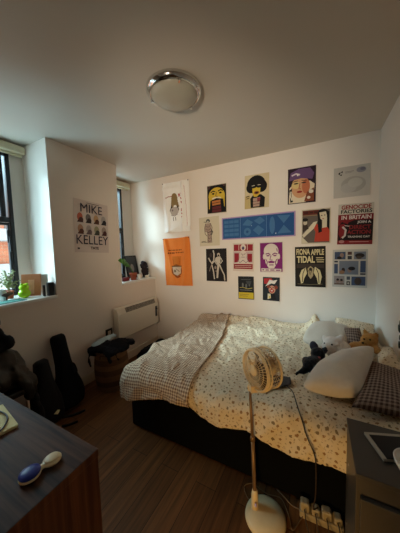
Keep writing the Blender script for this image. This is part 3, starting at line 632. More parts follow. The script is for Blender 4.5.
RR, ZT, XIN, YIN, XH = .10, .56, -1.255, 1.25, .475
def drape(X, Y, lift=0.0):
    xin = XIN - .03*min(1, max(0, (Y-1.25)/.5)); dx = max(0, xin-X); dy = max(0, YIN-Y); d = max(dx, dy)
    px, py = max(X, xin), max(Y, YIN)
    P = Vector((X*16, Y*16, 0))
    n1 = noise.fractal(Vector((X*2.3, Y*2.3, 3)), 1, 2, 3); n2 = noise.fractal(Vector((X*7+2*n1, Y*5, 8)), .9, 2, 3); n3 = noise.noise(Vector((X*20+3*n2, Y*9+X*8, 2)))
    amp = .020*n1+.013*n2+.007*n3
    top = ZT + .035*math.exp(-((Y-2.58)/.07)**2)*(.7+.5*n2) + .02*max(0, min(1, (X+.6)/.8)) + .13*math.exp(-((X+.03)/.06)**2-((Y-2.52)/.10)**2) - .025*max(0, min(1, (-.95-X)/.35))
    q = (X*.8+Y*.35); top += .010*math.exp(-((((q*5) % 1)-.5)/.12)**2)*max(0, n1)*2
    if d < 1e-6: b = Vector((X, Y, top)); n = Vector((0, 0, 1))
    else:
        hh = math.hypot(dx, dy); u = Vector((-dx/hh, -dy/hh, 0)); a = min(d/RR, pi/2); o = RR*sin(a); z = top-RR*(1-cos(a))
        if a >= pi/2: e = d-RR*pi/2; o += .06*e; z -= e
        b = Vector((px, py, z))+u*o; n = u*sin(a)+Vector((0, 0, cos(a)))
        if a >= pi/2: amp += .012*noise.noise(Vector(((X if dy >= dx else Y)*9, 0, 5)))
    return b+n*(amp+lift)
def interp(tab, x):
    if x <= tab[0][0]: return tab[0][1]
    for (a, va), (b, vb) in zip(tab, tab[1:]):
        if x <= b: return va+(vb-va)*(x-a)/(b-a)
    return tab[-1][1]
HEM = [(-1.4, 1.0), (-1.23, .99), (-.9, 1.06), (-.71, 1.07), (-.6, 1.03), (-.5, 1.0), (-.37, 1.02), (-.27, 1.035), (-.13, .98), (.12, 1.0), (.5, .99)]
BND = [(.95, -.71), (1.18, -.71), (1.29, -.72), (1.52, -.74), (1.92, -.80), (2.5, -.95), (2.66, -.99)]
def hem(X): return interp(HEM, X)+.006*noise.noise(Vector((X*18, 0, 4)))
t = thing('duvet', 'large floral duvet with a taupe gingham end spread over the bed', 'duvet', (-.4, 1.95, ZT))
fl = MB().use(FLORAL)
def fxy(a, b):
    Y = 2.66+(hem(-.71+a*(XH+.71))-2.66)*b; x0 = interp(BND, Y)-.05; return x0+(XH-x0)*a, Y
fl.grid(lambda a, b: drape(*fxy(a, b)), 130, 170, uvf=fxy)
finish('floral_panel', fl, None, t, smooth=True, solid=.006)
gi = MB().use(GING)
def gxy(a, b):
    x1 = -.71; Y = 2.655+(hem(-1.5+.8*a)-.008-2.655)*b; x1 = interp(BND, Y)+.008*noise.noise(Vector((0, Y*6, 2))); x0 = -1.50+.03*noise.noise(Vector((0, Y*3, 9))); return x0+(x1-x0)*a, Y
gi.grid(lambda a, b: drape(*gxy(a, b), lift=.010+.010*math.exp(-((1-a)/.05)**2)), 110, 170, uvf=gxy)
finish('gingham_panel', gi, None, t, smooth=True, solid=.008)
tubepts = [drape(*gxy(a/40, 0), lift=.02) for a in range(41)]
finish('piping', MB().tube(tubepts, .010, 8), mat('taupe_piping', (150, 124, 102), .9), t, smooth=True)

# pillows from four corners ------------------------------------------------
def pillow(name, label, corners, th, m, cat='pillow', uvs=.5, pinch=.07, rnd=0.0):
    A, B, Cc, D = [Vector(p) for p in corners]; nrm = ((B-A).cross(D-A)).normalized()
    ctr = (A+B+Cc+D)/4
    mb = MB().use(m); N = 26
    def f(sgn):
        def g(a, b):
            u, v = a*2-1, b*2-1
            uu = u*(1-pinch*(1-v*v)-rnd*v*v*v*v); vv = v*(1-pinch*(1-u*u)-rnd*u*u*u*u)
            p = A*(1-uu)*(1-vv)/4+B*(1+uu)*(1-vv)/4+Cc*(1+uu)*(1+vv)/4+D*(1-uu)*(1+vv)/4
            k = (max(0, 1-u*u)**.5)*(max(0, 1-v*v)**.5); k = k**.8
            return p+nrm*(sgn*th*k*(1+.15*noise.noise(p*7))+.012*noise.fractal(p*9, 1, 2, 3)*k)
        return g
    U = (B-A).length; V = (D-A).length
    for s in (1, -1): mb.grid(f(s), N, N, uvf=lambda a, b: (a*U, b*V))
    bmesh.ops.remove_doubles(mb.bm, verts=mb.bm.verts, dist=.0008)
    o = finish(name, mb, base=(ctr.x, ctr.y, min(p.z for p in (A, B, Cc, D))), smooth=True)
    return tag(o, label, cat)
pillow('pillow', 'floral pillow wedged in the corner against the back wall', [(.12, 2.28, .63), (.40, 2.02, .62), (.46, 2.50, .69), (.16, 2.60, .69)], .055, FLORAL)
pillow('pillow', 'floral pillow along the right wall behind the brown teddy', [(.34, 1.68, .63), (.47, 1.62, .64), (.47, 2.0, .68), (.38, 2.02, .65)], .05, FLORAL)
pillow('pillow', 'small gingham pillow standing behind the plush toys', [(.16, 2.06, .62), (.34, 2.00, .62), (.30, 2.14, .76), (.20, 2.16, .74)], .04, GINGD)
pillow('pillow', 'brown gingham pillow lying at the near corner of the bed', [(.15, 1.26, .625), (.46, 1.29, .62), (.46, 1.60, .69), (.29, 1.66, .71)], .05, GINGD)
pillow('cushion', 'cream fleece cushion furthest back, leaning near the wall', [(-.13, 2.0, .62), (.20, 1.96, .63), (.26, 2.27, .72), (-.04, 2.27, .72)], .075, CUSHION, 'cushion', pinch=0, rnd=.14)
pillow('cushion', 'large cream fleece cushion in front of the plush toys', [(-.085, 1.31, .635), (.20, 1.32, .64), (.345, 1.79, .76), (.04, 1.56, .715)], .085, CUSHION, 'cushion', pinch=0, rnd=.10)

# plush toys ---------------------------------------------------------------
PB = mat('black_plush', (18, 19, 24), .95, vary=.3, scale=90, bump=.5, spec=.1, sheen=.2)
PG = mat('grey_plush', (150, 144, 140), .95, vary=.15, scale=90, bump=.5, spec=.1)
PW = mat('white_plush', (240, 232, 224), .95, vary=.1, scale=90, bump=.6, spec=.1, sheen=.3)
PT = mat('golden_plush', (186, 132, 68), .95, vary=.2, scale=80, bump=.6, spec=.1, sheen=.2)
PD = mat('slate_plush', (62, 64, 74), .95, vary=.2, scale=80, spec=.1)
EYE = mat('glossy_eye', (10, 10, 10), .1)
PINK = mat('pink_nose', (206, 110, 104), .5)
def plush(name, label, base, ells, m, vox=.009, tubes=()):
    t = thing(name, label, 'plush toy', base)
    finish('body', blob(ells, vox, .004, 60, 3, tubes), m, t); return t
b = (-.03, 1.66, .59)
t = plush('plush_dog', 'black plush dog lying on its front beside the white plush', b,
    [((-.03, 1.62, .635), (.05, .09, .045), rz(-20)), ((.005, 1.72, .665), (.048, .05, .045)), ((-.075, 1.55, .61), (.02, .04, .02), rz(-35)), ((-.015, 1.54, .61), (.022, .045, .022)), ((.03, 1.60, .62), (.02, .045, .022), rz(20)),
     ((-.065, 1.67, .62), (.03, .04, .03))], PB, .009, [(spl([(-.06, 1.56, .62), (-.10, 1.53, .61), (-.12, 1.50, .60)]), .010)])
finish('ear', blob([((-.02, 1.755, .70), (.03, .014, .042), ry(-14))], .006), PD, t)
finish('ear', blob([((.045, 1.74, .69), (.02, .014, .034), ry(25))], .006), PD, t)
finish('nose', MB().ell((.012, 1.665, .665), (.010, .008, .008)), PINK, t, smooth=True)
b = (.10, 1.85, .62)
t = plush('plush_bear', 'white plush bear with round ears lying between cushions', b,
    [((.10, 1.80, .725), (.062, .055, .052)), ((.055, 1.755, .715), (.03, .028, .026)), ((.155, 1.85, .68), (.06, .07, .055)), ((.045, 1.83, .745), (.02, .015, .024)), ((.15, 1.80, .775), (.025, .016, .026)), ((.16, 1.76, .68), (.028, .05, .028)), ((.08, 1.78, .67), (.03, .03, .03))], PW)
for dx, dy in ((.045, 1.748), (.09, 1.744)): finish('eye', MB().ell((dx, dy, .738), (.006, .005, .006)), EYE, t, smooth=True)
finish('snout', MB().ell((.052, 1.73, .712), (.010, .007, .008)), DGREY, t, smooth=True)
b = (.05, 1.60, .60)
t = plush('plush_mouse', 'small grey plush peeping out behind the front cushion', b, [((.055, 1.60, .655), (.042, .04, .035)), ((.025, 1.565, .645), (.022, .022, .02)), ((.085, 1.66, .64), (.05, .045, .04)), ((.075, 1.615, .69), (.018, .012, .02))], PG)
finish('nose', MB().ell((.016, 1.548, .648), (.010, .008, .008)), EYE, t, smooth=True)
for dx in (.03, .058): finish('eye', MB().ell((dx, 1.562, .668), (.005, .004, .005)), EYE, t, smooth=True)
b = (.29, 1.96, .63)
t = plush('teddy_bear', 'golden brown teddy bear lying by the right wall', b,
    [((.335, 1.97, .725), (.055, .05, .05)), ((.30, 1.93, .715), (.028, .025, .024)), ((.26, 1.92, .67), (.065, .055, .045)), ((.315, 2.0, .775), (.018, .013, .02)), ((.375, 1.98, .765), (.018, .013, .02)), ((.20, 1.89, .66), (.038, .028, .026), rz(20)), ((.25, 1.86, .665), (.03, .04, .026)), ((.37, 1.92, .68), (.028, .05, .028))], PT)
finish('nose', MB().ell((.288, 1.909, .72), (.008, .006, .006)), EYE, t, smooth=True)
for dx in (.298, .332): finish('eye', MB().ell((dx, 1.925, .744), (.006, .005, .006)), EYE, t, smooth=True)

# dark cloth and cord on the bed ----------------------------------------------
LACE = mat('mottled_charcoal_cloth', (74, 70, 70), .9, vary=.75, scale=110)
cl = MB().use(LACE)
def lace(a, b):
    X = -.30+.165*a*(1-.45*b)+.06*b; Y = 1.27+.12*a*(1-b)+.2*b; return drape(X, Y, lift=.018+.004*noise.noise(Vector((X*30, Y*30, 0))))
cl.grid(lace, 20, 20)
tag(finish('dark_pouch', cl, base=(-.22, 1.35, .58), smooth=True, solid=.008), 'flat mottled charcoal pouch lying on the duvet behind the fan head', 'pouch')
cpts = [drape(x, y, lift=.016) for x, y in ((-.18, 1.38), (-.15, 1.36), (-.12, 1.31), (-.09, 1.22), (-.06, 1.16), (-.04, 1.11), (-.01, 1.05), (0, .99))]
cpts += [Vector((.0, 1.13, .22)), Vector((-.01, 1.165, .10)), Vector((.012, 1.195, .085))]
tag(finish('power_cord', MB().tube(spl(cpts, 6), .0030, 8), CABLE, base=(-.05, 1.2, .05), smooth=True), 'thin dark cord running from the charcoal pouch over the duvet', 'cord')

# ------------------------------------------------------------------ fan
fb = (-.232, 1.095, 0)
t = thing('pedestal_fan', 'cream pedestal fan on a round base beside the bed', 'fan', fb)
finish('base', MB().lathe([(0, 0), (.098, 0), (.104, .006), (.102, .016), (.09, .026), (.05, .033), (0, .035)], fb, seg=48), FANP, t, smooth=True)
px, py = -.288, 1.10
hx, hy, hz = -.247, 1.10, .812
finish('pole_socket', MB().lathe([(0, .02), (.020, .02), (.018, .10), (.014, .13), (0, .131)], (px, py, 0), seg=20), FANP, t, smooth=True)
finish('lower_pole', MB().tube([(px, py, .10), (px-.008, py, .42)], .0100, 14), POLE, t, smooth=True)
finish('upper_pole', MB().tube([(px-.008, py, .40), (px-.020, py, .70)], .0075, 14), POLE, t, smooth=True)
finish('collar', MB().lathe([(0, 0), (.0125, 0), (.0125, .02), (.010, .026), (0, .026)], (px-.008, py, .405), seg=18), POLE, t, smooth=True)
finish('button', MB().ell((px+.012, py-.028, .075), (.007, .006, .009)), mat('lilac_button', (190, 170, 210), .4), t, smooth=True)
ax = Vector((-.61, -.79, .02)).normalized(); hc = Vector((hx, hy, hz))
q = Vector((0, 0, 1)).rotation_difference(ax).to_matrix()
def hp(r, a, z): return hc + q @ Vector((r*cos(a), r*sin(a), z))
FR = .098
g = MB()
g.tube([hp(FR, 2*pi*k/48, .036) for k in range(48)], .006, 8, True)
g.tube([hp(FR*.97, 2*pi*k/48, .044) for k in range(48)], .0035, 6, True)
for rr in (.5, .75): g.tube([hp(FR*rr, 2*pi*k/40, .050) for k in range(40)], .0016, 5, True)
for k in range(44):
    a = 2*pi*k/40; g.tube([hp(.026, a, .052), hp(FR*.6, a+.10, .052), hp(FR*.97, a+.16, .042)], .0013, 4)
finish('front_grille', g, FANP, t, smooth=True)
finish('front_badge', MB().lathe([(0, .058), (.020, .057), (.027, .052), (.027, .048), (0, .046)], hc, ax, 24), FANP, t, smooth=True)
g = MB()
g.tube([hp(FR+.002, 2*pi*k/48, .020) for k in range(48)], .0045, 6, True)
g.tube([hp(FR*.985, 2*pi*k/48, -.040) for k in range(48)], .006, 8, True)
for k in range(34):
    a = 2*pi*k/30; g.tube([hp(FR, a, .036), hp(FR*1.01, a, .0), hp(FR*.98, a, -.040), hp(.04, a, -.052)], .0022, 4)
finish('rear_grille', g, FANP, t, smooth=True)
finish('motor_housing', MB().lathe([(0, -.095), (.030, -.092), (.042, -.075), (.046, -.05), (.04, -.035), (0, -.03)], hc, ax, 24), FANP, t, smooth=True)
bl_ = MB().use(mat('smoky_blade', (112, 94, 70), .4))
bl_.lathe([(0, .030), (.018, .026), (.021, -.02), (0, -.022)], hc, ax, 20)
for k in range(5):
    def blade(u, v, k=k):
        r = .018+u*.068; a = 2*pi*k/5+(v-.5)*(.7+.5*u); return hp(r, a, .012-(v-.5)*.035)
    bl_.grid(blade, 6, 6)
finish('blades', bl_, None, t, smooth=True, solid=.002)
yk = MB(); top = Vector((px-.020, py, .70))
yk.tube(spl([top+Vector((0, 0, -.02)), top+Vector((.004, -.004, .01)), hc+Vector((-.012, -.012, -.118))]), .011, 10)
yk.box(hc+Vector((-.034, -.03, -.098)), (.034, .024, .034), rz(38))
finish('neck', yk, FANP, t, smooth=False, bevel=.003)
finish('fan_cable', MB().tube(spl([(-.30, 1.12, .02), (-.345, 1.15, .006), (-.375, 1.20, .005), (-.33, 1.235, .005), (-.25, 1.215, .006), (-.17, 1.225, .005), (-.12, 1.15, .005), (-.10, 1.10, .006), (-.07, 1.16, .006), (-.05, 1.19, .02)], 8), .0026, 6), FCABLE, t, smooth=True)

# extension lead --------------------------------------------------------------
t = thing('extension_lead', 'white extension lead lying on the floor along the black bed base', 'extension lead', (.02, 1.19, 0))
finish('socket_bar', MB().box((.025, 1.208, .018), (.20, .05, .036), rz(3)), DIMPL, t, bevel=.006)
finish('lead_cable', MB().tube(spl([(-.07, 1.203, .02), (-.11, 1.215, .006), (-.16, 1.245, .005), (-.22, 1.29, .005), (-.22, 1.40, .005)], 8), .004, 6), FCABLE, t, smooth=True)
spots = [(-.050, 'white plug standing at the fan end of the extension lead', 1), (.0, 'white plug second from the fan end of the extension lead', 0), (.050, 'white plug third from the fan end of the extension lead', 1), (.098, 'white plug nearest the grey cabinet in the extension lead', 0)]
for x, lb_, big in spots:
    y = 1.208+(x-.045)*.05
    p = thing('plug', lb_, 'plug', (x, y, .036), 'plugs in the extension lead')
    hgt = .048 if big else .036
    finish('plug_body', MB().box((x, y, .036+hgt/2), (.044 if big else .038, .040, hgt), rz(random.uniform(-12, 12))), DIMPL, p, bevel=.008)
    finish('plug_lead', MB().tube(spl([(x, y-.018, .05), (x+.004, y-.045, .062), (x+.012, y-.07, .03), (x+.03, y-.10, .005), (x+.05, y-.19, .004)], 6), .0032, 6), CABLE, p, smooth=True)

# ------------------------------------------------------------------ grey bedside cabinet and what stands on it
cx0, cx1, cy0, cy1, ct = .122, .485, .87, 1.135, .65
t = thing('bedside_cabinet', 'grey bedside cabinet at the right against the bed', 'cabinet', ((cx0+cx1)/2, (cy0+cy1)/2, 0))
finish('carcass', MB().bb(cx0, cx1, cy0, cy1, 0, ct-.018), GREYCAB, t, bevel=.003)
finish('top_board', MB().bb(cx0-.003, cx1+.003, cy0-.014, cy1+.002, ct-.018, ct), GREYCAB, t, bevel=.003)
for z0, z1 in ((.31, .565), (.04, .295)):
    d = finish('drawer', MB().bb(cx0+.012, cx1-.012, cy0-.016, cy0, z0, z1), GREYCAB, t, bevel=.003)
    finish('knob', MB().lathe([(0, .022), (.012, .02), (.014, .014), (.006, .008), (.006, 0)], ((cx0+cx1)/2, cy0-.016, (z0+z1)/2), (0, -1, 0), 16), STEEL, d, smooth=True)
for yy, zz in ((1.05, .50), (1.08, .20)): finish('screw_cap', MB().ell((cx0, yy, zz), (.004, .008, .006)), STEEL, t, smooth=True)
rt_ = rz(20)
t = thing('tablet', 'black tablet with a pale rim lying on the grey cabinet', 'tablet', (.268, 1.03, ct))
finish('case', MB().box((.268, 1.03, ct+.006), (.165, .12, .012), rt_), mat('pale_tablet_rim', (170, 158, 140), .5), t, bevel=.003)
finish('screen', MB().box((.274, 1.024, ct+.0125), (.15, .104, .002), rt_), GLOSSBLK, t)
t = thing('bowl', 'white round bowl on the grey cabinet at the picture edge', 'bowl', (.292, .915, ct))
finish('bowl_body', MB().lathe([(0, .004), (.03, .004), (.045, .015), (.058, .04), (.062, .055), (.058, .056), (.052, .042), (.04, .02), (0, .012)], (.292, .915, ct), seg=40), mat('white_glaze', (226, 222, 212), .15), t, smooth=True)

# vine on the right wall
t = thing('trailing_vine', 'dark leafy vine hanging on the right wall at the picture edge', 'plant', (.49, 1.87, .74))
finish('stem', MB().tube(spl([(.496, 1.83, 1.02), (.492, 1.87, .92), (.494, 1.85, .82), (.488, 1.86, .70)]), .003, 6), DLEAF, t, smooth=True)
def leafmesh(c, L, W, ang, tilt, m, parent, name='leaf'):
    mb = MB().use(m); M = Matrix.Rotation(R(ang), 3, 'Z') @ Matrix.Rotation(R(tilt), 3, 'Y'); c = Vector(c)
    def f(a, b):
        w = W*(sin(pi*min(1, a*1.02))**.7)*(1-.35*a); return c+M @ Vector((a*L, (b-.5)*2*w, .15*L*sin(pi*a)-abs(b-.5)*.2*W))
    mb.grid(f, 8, 4); return finish(name, mb, None, parent, smooth=True, solid=.001)
for (y, z, a) in ((1.905, .895, 20), (1.93, .85, -30), (1.90, .80, 40), (1.915, .745, 0), (1.83, .86, 60), (1.82, .78, -40)):
    lf = MB(); lf.ell((.486, y-.012, z), (.005, .018, .028), Matrix.Rotation(R(a), 3, 'X'), 10, 8)
    finish('leaf', lf, DLEAF, t, smooth=True)

# ------------------------------------------------------------------ desk (near left)
dx0, dx1, dy0, dy1, dz = -1.95, -.655, -.25, .465, .75
t = thing('desk', 'dark brown wood desk in the near left corner of the picture', 'desk', ((dx0+dx1)/2, (dy0+dy1)/2, 0))
dk_ = MB().use(DESKTOP).bb(dx0, dx1, dy0, dy1, dz-.028, dz); dk_.use(DESKSIDE)
for f in dk_.bm.faces:
    if abs(f.normal.z) < .5 and f.calc_center_median().z < dz-.001: f.material_index = dk_.mi
finish('desk_top', dk_, None, t, bevel=.003)
finish('side_panel', MB().bb(dx1-.026, dx1-.0005, dy0+.01, dy1-.003, 0, dz-.028), DESKSIDE, t, bevel=.002)
finish('side_panel', MB().bb(dx0+.003, dx0+.026, dy0+.01, dy1-.003, 0, dz-.028), DESKSIDE, t, bevel=.002)
finish('back_panel', MB().bb(dx0+.026, dx1-.026, dy1-.03, dy1-.012, .3, dz-.028), DESKSIDE, t)
# hairbrush
bz = dz
P0 = Vector((-.754, .306, bz)); P1_ = Vector((-.745, .364, bz)); dd = (P1_-P0); ang = math.degrees(math.atan2(dd.y, dd.x))
t = thing('hairbrush', 'compact hairbrush with a blue pad and a cream handle on the desk', 'hairbrush', P0)
def pad(c, L, W, z0, h, m, name):
    mb = MB().ell(c+Vector((0, 0, z0)), (L, W, h), rz(ang), 28, 14); return finish(name, mb, m, t, smooth=True)
finish('shell', blob([(P0+Vector((0, 0, .008)), (.030, .030, .008), rz(ang)), (P1_+Vector((0, 0, .010)), (.028, .027, .009), rz(ang)), ((P0+P1_)/2+Vector((0, 0, .009)), (.020, .009, .007), rz(ang))], .003, smooth_it=3), CREAMPL, t)
pad(P0, .028, .028, .016, .010, BLUEPL, 'bristle_pad'); pad(P1_, .021, .019, .018, .004, CREAMPL, 'grip_inset')
# notebook and cable
nbk = thing('notebook', 'cream paper notebook lying on the desk at the left edge', 'notebook', (-1.13, .34, dz))
finish('pages', MB().box((-1.13, .335, dz+.005), (.20, .14, .010), rz(-8)), PAPER, nbk, bevel=.001)
finish('cover', MB().box((-1.13, .335, dz+.011), (.202, .142, .002), rz(-8)), PAPER, nbk)
lp = [(-1.30, .30, dz+.004), (-1.2, .28, dz+.0165), (-1.06, .29, dz+.0165), (-1.035, .34, dz+.0165), (-1.09, .385, dz+.0165), (-1.16, .39, dz+.0165), (-1.25, .36, dz+.0165), (-1.4, .38, dz+.004)]
tag(finish('cable_loop', MB().tube(spl(lp, 8), .0032, 6), BLKPL, base=(-1.1, .34, dz+.012), smooth=True), 'black cable looped on top of the cream notebook', 'cable')

# ------------------------------------------------------------------ chair and coats, bags
t = thing('desk_chair', 'dark chair behind the desk buried under coats', 'chair', (-1.98, .64, 0))
finish('seat', MB().bb(-2.15, -1.84, .48, .80, .42, .46), BLKPL, t, bevel=.01)
finish('backrest', MB().bb(-2.185, -2.155, .50, .78, .50, .84), BLKPL, t, bevel=.008)
for x in (-2.14, -1.86):
    for y in (.50, .78): finish('leg', MB().tube([(x, y, .42), (x+.02*(1 if x > -2 else -1)*.5, y, 0)], .011, 10), STEEL, t, smooth=True)
tag(finish('olive_coat', blob([((-2.02, .70, .64), (.13, .12, .10)), ((-1.98, .745, .55), (.10, .10, .11)), ((-1.99, .60, .62), (.12, .11, .11)), ((-1.90, .62, .56), (.08, .10, .09))], .013, .014, 12, 4,
    [(spl([(-1.90, .72, .60), (-1.86, .78, .48), (-1.865, .80, .36)]), .035), (spl([(-1.94, .78, .60), (-1.92, .83, .46), (-1.93, .835, .34)]), .04)]), OLIVE, base=(-1.95, .68, .3)), 'olive leather coat slumped over the dark chair', 'coat')
tag(finish('black_jacket', blob([((-2.02, .60, .82), (.10, .09, .09)), ((-2.04, .675, .93), (.06, .055, .055)), ((-2.02, .69, .85), (.05, .05, .06)), ((-1.98, .735, .785), (.055, .045, .045)), ((-2.0, .66, .77), (.09, .08, .05))], .011, .014, 15, 3), BLACKC, base=(-2.02, .65, .72)), 'black hooded jacket bundled on top of the olive coat', 'jacket')
tag(finish('black_trousers', blob([((-1.93, .855, .22), (.06, .035, .20)), ((-1.86, .84, .16), (.06, .035, .15)), ((-1.90, .87, .06), (.10, .06, .05)), ((-1.80, .86, .05), (.09, .07, .045))], .010, .012, 16, 3), NYLON, base=(-1.9, .85, 0)), 'black clothing hanging off the chair down to the floor', 'clothes')

def gig(name, label, cat, base, wdir, updir, prof, th, m, handle=True, strap=True):
    """prof: list of (height, half width); front faces wdir x updir"""
    W = Vector(wdir).normalized(); U = Vector(updir).normalized(); Nn = W.cross(U).normalized(); b = Vector(base)
    t = thing(name, label, cat, base)
    mb = MB().use(m)
    def half(s):
        def f(a, v):
            hgt = prof[-1][0]*a; hw = interp(prof, hgt); x = (v*2-1); k = max(0, 1-abs(x)**3)**.5; e = min(1, a/.04, (1-a)/.04)**.5 if 0 < a < 1 else 0
            return b+U*hgt+W*(hw*x)+Nn*(s*th*k*e)
        return f
    for s in (1, -1): mb.grid(half(s), 60, 20)
    bmesh.ops.remove_doubles(mb.bm, verts=mb.bm.verts, dist=.0005)
    finish('bag_body', mb, None, t, smooth=True)
    H_ = prof[-1][0]
    sgn = 1 if Nn.x > 0 else -1
    if handle: finish('handle', MB().tube(spl([b+U*H_*.42+Nn*sgn*th*.9+W*.05, b+U*H_*.45+Nn*sgn*(th+.025)+W*.05, b+U*H_*.55+Nn*sgn*(th+.025)+W*.04, b+U*H_*.58+Nn*sgn*th*.8+W*.03]), .008, 8), NYLON, t, smooth=True)
    zp = [b+U*p[0]+W*p[1]*.97+Nn*sgn*.012 for p in prof[1:-1]]
    finish('zip', MB().tube(spl(zp, 6), .004, 6), DGREY, t, smooth=True)
    return t
GP = [(0, .055), (.03, .105), (.09, .128), (.17, .124), (.24, .105), (.32, .080), (.40, .066), (.54, .060), (.62, .060), (.655, .054), (.668, .042)]
gig('gig_bag', 'tall black instrument gig bag leaning on the left wall', 'gig bag', (-1.97, 1.175, .02), (0, 1, 0), (-.28, .0, 1), GP, .065, BLACKC)
SP = [(0, .06), (.03, .12), (.12, .13), (.25, .10), (.36, .07), (.46, .058), (.52, .05), (.54, .03)]
gig('gig_bag', 'short black instrument bag between the chair and the tall gig bag', 'gig bag', (-1.93, .955, .01), (-.1, 1, 0), (-.22, .03, 1), SP, .055, NYLON, handle=False)
tag(finish('bag_strap', MB().tube(spl([(-1.98, 1.02, .03), (-1.93, 1.06, .012), (-1.87, 1.13, .009), (-1.84, 1.20, .008)]), .009, 6), NYLON, base=(-1.9, 1.1, 0), smooth=True), 'black strap on the floor nearest the tall gig bag', 'strap')
tag(finish('bag_strap', MB().tube(spl([(-1.84, .99, .01), (-1.80, 1.03, .009), (-1.775, 1.085, .008)]), .009, 6), NYLON, base=(-1.8, 1.03, 0), smooth=True), 'short black strap on the floor closest to the desk', 'strap')
tag(finish('paper_scrap', MB().box((-1.90, .985, .115), (.05, .035, .004), rz(30) @ rx(20)), PAPER, base=(-1.9, .985, .11)), 'small pale tag among the black bags', 'tag')

# ------------------------------------------------------------------ basket with clothes
bc = (-1.945, 1.60, 0)
t = thing('wicker_basket', 'round brown striped wicker basket standing by the left wall', 'basket', bc)
mb = MB(); prof = []
zz = 0.0; N = 42
for k in range(N+1):
    z = .40*k/N; r = .148+.024*sin(pi*min(1, z/.40)*.9+.2) + .003*sin(z*2*pi/.019); prof.append((r, z))
for k in range(N):
    mb.use(BASKET2 if int(prof[k][1]/.055) % 2 else BASKET1); mb.lathe([prof[k], prof[k+1]], bc, seg=40)
mb.use(BASKET2); mb.lathe([(0, .002), (prof[0][0], 0)], bc, seg=40)
bmesh.ops.remove_doubles(mb.bm, verts=mb.bm.verts, dist=.0005)
finish('woven_body', mb, None, t, smooth=True)
finish('rim', MB().tube([(bc[0]+.158*cos(2*pi*k/40), bc[1]+.158*sin(2*pi*k/40), .40) for k in range(40)], .010, 8, True), BASKET2, t, smooth=True)
for a in (-60, 120):
    a = R(a); c0 = Vector((bc[0]+.165*cos(a), bc[1]+.165*sin(a), .36)); tn = Vector((-sin(a), cos(a), 0)); no = Vector((cos(a), sin(a), 0))
    finish('handle', MB().tube(spl([c0-tn*.05, c0-tn*.035+no*.012+Vector((0, 0, .035)), c0+tn*.035+no*.012+Vector((0, 0, .035)), c0+tn*.05]), .008, 8), BASKET2, t, smooth=True)
tag(finish('dark_clothes', blob([((-1.96, 1.56, .425), (.13, .13, .04)), ((-1.90, 1.66, .43), (.11, .12, .038)), ((-2.04, 1.47, .40), (.07, .06, .05)), ((-1.83, 1.76, .43), (.06, .06, .025)), ((-1.85, 1.52, .41), (.08, .08, .035)), ((-1.80, 1.64, .41), (.05, .08, .03))], .010, .016, 18, 3,
    [(spl([(-2.05, 1.45, .40), (-2.05, 1.41, .36), (-2.04, 1.41, .30), (-2.03, 1.42, .26)]), .011), (spl([(-1.84, 1.47, .40), (-1.80, 1.45, .37), (-1.80, 1.47, .33)]), .010), (spl([(-1.78, 1.52, .40), (-1.765, 1.52, .36), (-1.77, 1.54, .33)]), .010)]), NAVY, base=(-1.94, 1.6, .40)), 'dark clothes heaped over the rim of the wicker basket', 'clothes')
tag(finish('folded_shirt', blob([((-2.07, 1.60, .455), (.055, .14, .022)), ((-2.08, 1.70, .458), (.05, .09, .02)), ((-2.06, 1.52, .45), (.05, .06, .02))], .010, .008, 14, 3), LBLUE, base=(-2.07, 1.6, .44)), 'pale blue shirt folded behind the dark clothes in the basket', 'shirt')
tag(finish('clothes_pile', blob([((-1.76, 2.02, .14), (.15, .20, .14)), ((-1.72, 2.16, .20), (.12, .14, .11)), ((-1.72, 1.92, .20), (.10, .11, .12)), ((-1.80, 1.84, .09), (.12, .12, .09)), ((-1.66, 2.28, .17), (.10, .12, .12))], .014, .022, 12, 4), BLACKC, base=(-1.75, 2.1, 0)), 'black clothes piled on the floor between the bed and heater', 'clothes')

# ------------------------------------------------------------------ things on the near sill (z = SILL)
S = SILL
t = thing('ornament', 'lime green glazed two lobed ornament on the near sill', 'ornament', (-2.34, 1.03, S))
finish('glazed_body', blob([((-2.34, 1.03, S+.042), (.048, .048, .042)), ((-2.34, 1.03, S+.098), (.038, .038, .034)), ((-2.34, 1.03, S+.07), (.035, .035, .02))], .006), LIME, t)
for dy in (-.015, .016): finish('knob_eye', MB().ell((-2.31, 1.02+dy*1.4, S+.128), (.010, .010, .010)), LIME, t, smooth=True)
tilt = rz(-48) @ ry(-10)
t = thing('picture_board', 'orange brown picture board propped behind the lime ornament', 'picture', (-2.37, 1.10, S))
finish('board', MB().box((-2.375, 1.105, S+.105), (.012, .16, .205), tilt), mat('orange_brown_print', (206, 130, 84), .6, vary=.25, scale=14), t, bevel=.002)
finish('figure_print', MB().box((-2.368, 1.10, S+.09), (.006, .05, .13), tilt), mat('peach_print', (232, 170, 130), .6, vary=.2), t)
t = thing('white_card', 'white card standing beside the orange picture board', 'card', (-2.30, 1.185, S))
finish('card_sheet', MB().box((-2.315, 1.19, S+.10), (.006, .06, .20), rz(-40)), mat('white_card_stock', (228, 226, 220), .7), t)
t = thing('black_speaker', 'small black box speaker at the corner of the near sill', 'speaker', (-2.238, 1.197, S))
finish('cabinet', MB().box((-2.236, 1.198, S+.062), (.045, .05, .124), rz(-8)), mat('dark_brown_black', (30, 22, 22), .4), t, bevel=.004)
finish('front', MB().box((-2.213, 1.195, S+.062), (.004, .042, .11), rz(-8)), BLKPL, t)
t = thing('black_case', 'thin black case standing left of the small black speaker', 'case', (-2.245, 1.145, S))
finish('case_body', MB().box((-2.25, 1.148, S+.052), (.03, .016, .104), rz(-10)), BLKPL, t, bevel=.004)
t = thing('potted_plant', 'pale sprigged plant in a brown pot on the near sill', 'plant', (-2.46, .965, S))
